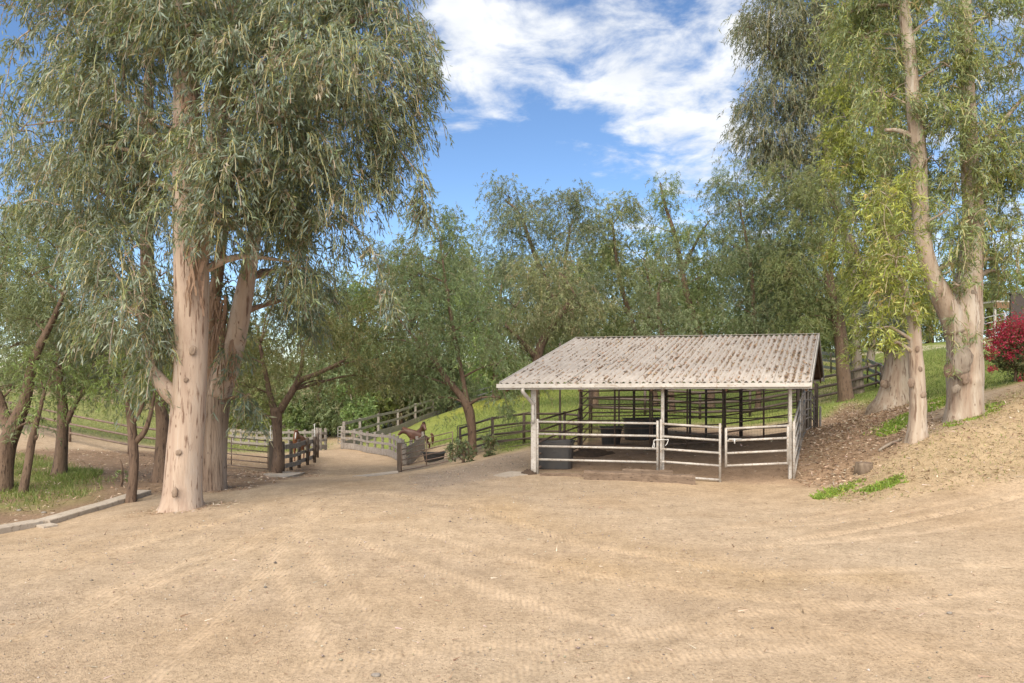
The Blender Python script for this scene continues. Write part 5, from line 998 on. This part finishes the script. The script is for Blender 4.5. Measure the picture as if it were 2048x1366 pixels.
litter('leaf_litter', 'brown leaf litter under the left trees', DIRT_LEFT, 4500, 403)
litter('leaf_litter', 'few dead leaves trodden into the pen floor', PEN, 1500, 404)
for q, (px, Y, r, n, lab) in enumerate(((365, 16.6, 1.0, 500, 'shed bark scraps round the foot of the pale left gum'), (425, 19.5, .9, 350, 'shed bark scraps round the rough-barked gum'), (1930, 20.5, 1.0, 350, 'leaf scraps round the foot of the two-stemmed gum'), (1835, 19, .7, 250, 'leaf scraps round the slender gum'), (555, 29.6, 1.6, 700, 'straw and leaf scraps round the burl pepper'))):
    c = on(px, Y); litter('leaf_litter', lab, [c + (r * math.cos(a) * (1 + .3 * math.sin(3 * a)), r * .8 * math.sin(a), 0) for a in np.linspace(0, 6.28, 14)[:-1]], n, 420 + q, (.04, .16), .02)
FORE = A_((-40, 1370), (2100, 1370), (2100, 1000), (1640, 1000), (1080, 955), (640, 985), (380, 1040), (-40, 1085))
litter('leaf_litter', 'sparse dead leaves and twigs on the open driveway', FORE, 900, 405, (.04, .15), .016)
def pebbles():
    rng = np.random.default_rng(12); s = np.r_[scatter_poly(FORE, 15000, rng, .3), scatter_poly(GRAVEL, 4500, rng, .5)]
    k = (vnoise(s[:, 0], s[:, 1], .9, 3) - .12 * s[:, 0] > rng.uniform(-1.2, 1.0, len(s))); s = s[k]; n = len(s)
    r = np.clip(rng.lognormal(math.log(.0072), .48, n), .0035, .026); c = np.c_[s, gz(s[:, 0], s[:, 1]) + r * .3]
    o = np.array(((1, 0, 0), (0, 1, 0), (-1, 0, 0), (0, -1, 0), (0, 0, .7), (0, 0, -.7)), float); V = c[:, None] + o[None] * r[:, None, None] * rng.uniform(.6, 1.3, (n, 6, 1))
    f = np.array(((0, 1, 4), (1, 2, 4), (2, 3, 4), (3, 0, 4), (1, 0, 5), (2, 1, 5), (3, 2, 5), (0, 3, 5))).ravel(); lo = (np.arange(n)[:, None] * 6 + f).ravel()
    np_mesh('pebbles', 'pebble', V.reshape(-1, 3), np.full(n * 8, 3), lo, np.repeat(pick(rng, ((4, (.46, .37, .27)), (3, (.33, .28, .23)), (2, (.56, .50, .42)), (1.5, (.22, .20, .185))), n) * .78, 6, 0), None, True, label='small pebbles strewn over the sandy driveway', cat='pebbles', kind='stuff')
pebbles()
def stone(px, py, wpx, label):
    b = at(px, py); r = wpx * b[1] / F / 2; m = MB(); vs = []; n, k = 10, 6; rr = random.Random(px)
    for j in range(k + 1):
        th = math.pi * j / k
        for i in range(n):
            a = 2 * math.pi * i / n; q = 1 + rr.uniform(-.12, .12); vs.append((b[0] + r * math.sin(th) * math.cos(a) * q, b[1] + r * .7 * math.sin(th) * math.sin(a) * q, b[2] + r * .22 + r * .45 * math.cos(th) * q))
    fs = [(j * n + i, (j + 1) * n + i, (j + 1) * n + (i + 1) % n, j * n + (i + 1) % n) for j in range(k) for i in range(n)]
    m.add(vs, fs, True).build('stone', 'stone', None, label=label, cat='stone')
stone(752, 1354, 20, 'pale flat stone at the bottom edge of the driveway'); stone(1225, 1232, 9, 'small tan stone on the open driveway below the sleeper'); stone(1899, 1229, 12, 'small grey stone low on the right of the driveway'); stone(1900, 1191, 9, 'grey stone above its twin at the right of the driveway')
stone(38, 1022, 10, 'pale stone in the dirt behind the kerb'); stone(88, 1027, 11, 'second pale stone behind the kerb nearer the bend')
def stump():
    b = at(1728, 944); t = thing('tree_stump', b, 'low cut tree stump on the bank right of the shelter', 'stump'); r = 16 * b[1] / F
    def wob(f, a, p): return 1 + .12 * math.sin(a * 3 + 1) + .07 * math.sin(a * 7) + (.08 * (1 - f) ** 2)
    MB().tube([b - (0, 0, .1), b + (0, 0, .08), b + (0, 0, .16), b + (0, 0, .22)], [r * 1.1, r * 1.02, r, r * .97], 20, True, True, wob).build('trunk', 'stump_wood', t)
    MB().tube([b + (0, 0, .221), b + (.0, 0, .226)], [r * .9, r * .86], 18).build('cut_face', 'sleeper_wood', t)
stump()
a, b = at(1757, 905), at(1803, 882)
pp, rr = spline([a + (0, 0, .04), (a + b) / 2 + (0, 0, .07), b + (0, 0, .04)], [.035, .04, .02], 10); MB().tube(pp, rr, 7).build('fallen_branch', 'bark_grey', None, label='grey fallen branch lying on the bank below the slender gum', cat='branch')
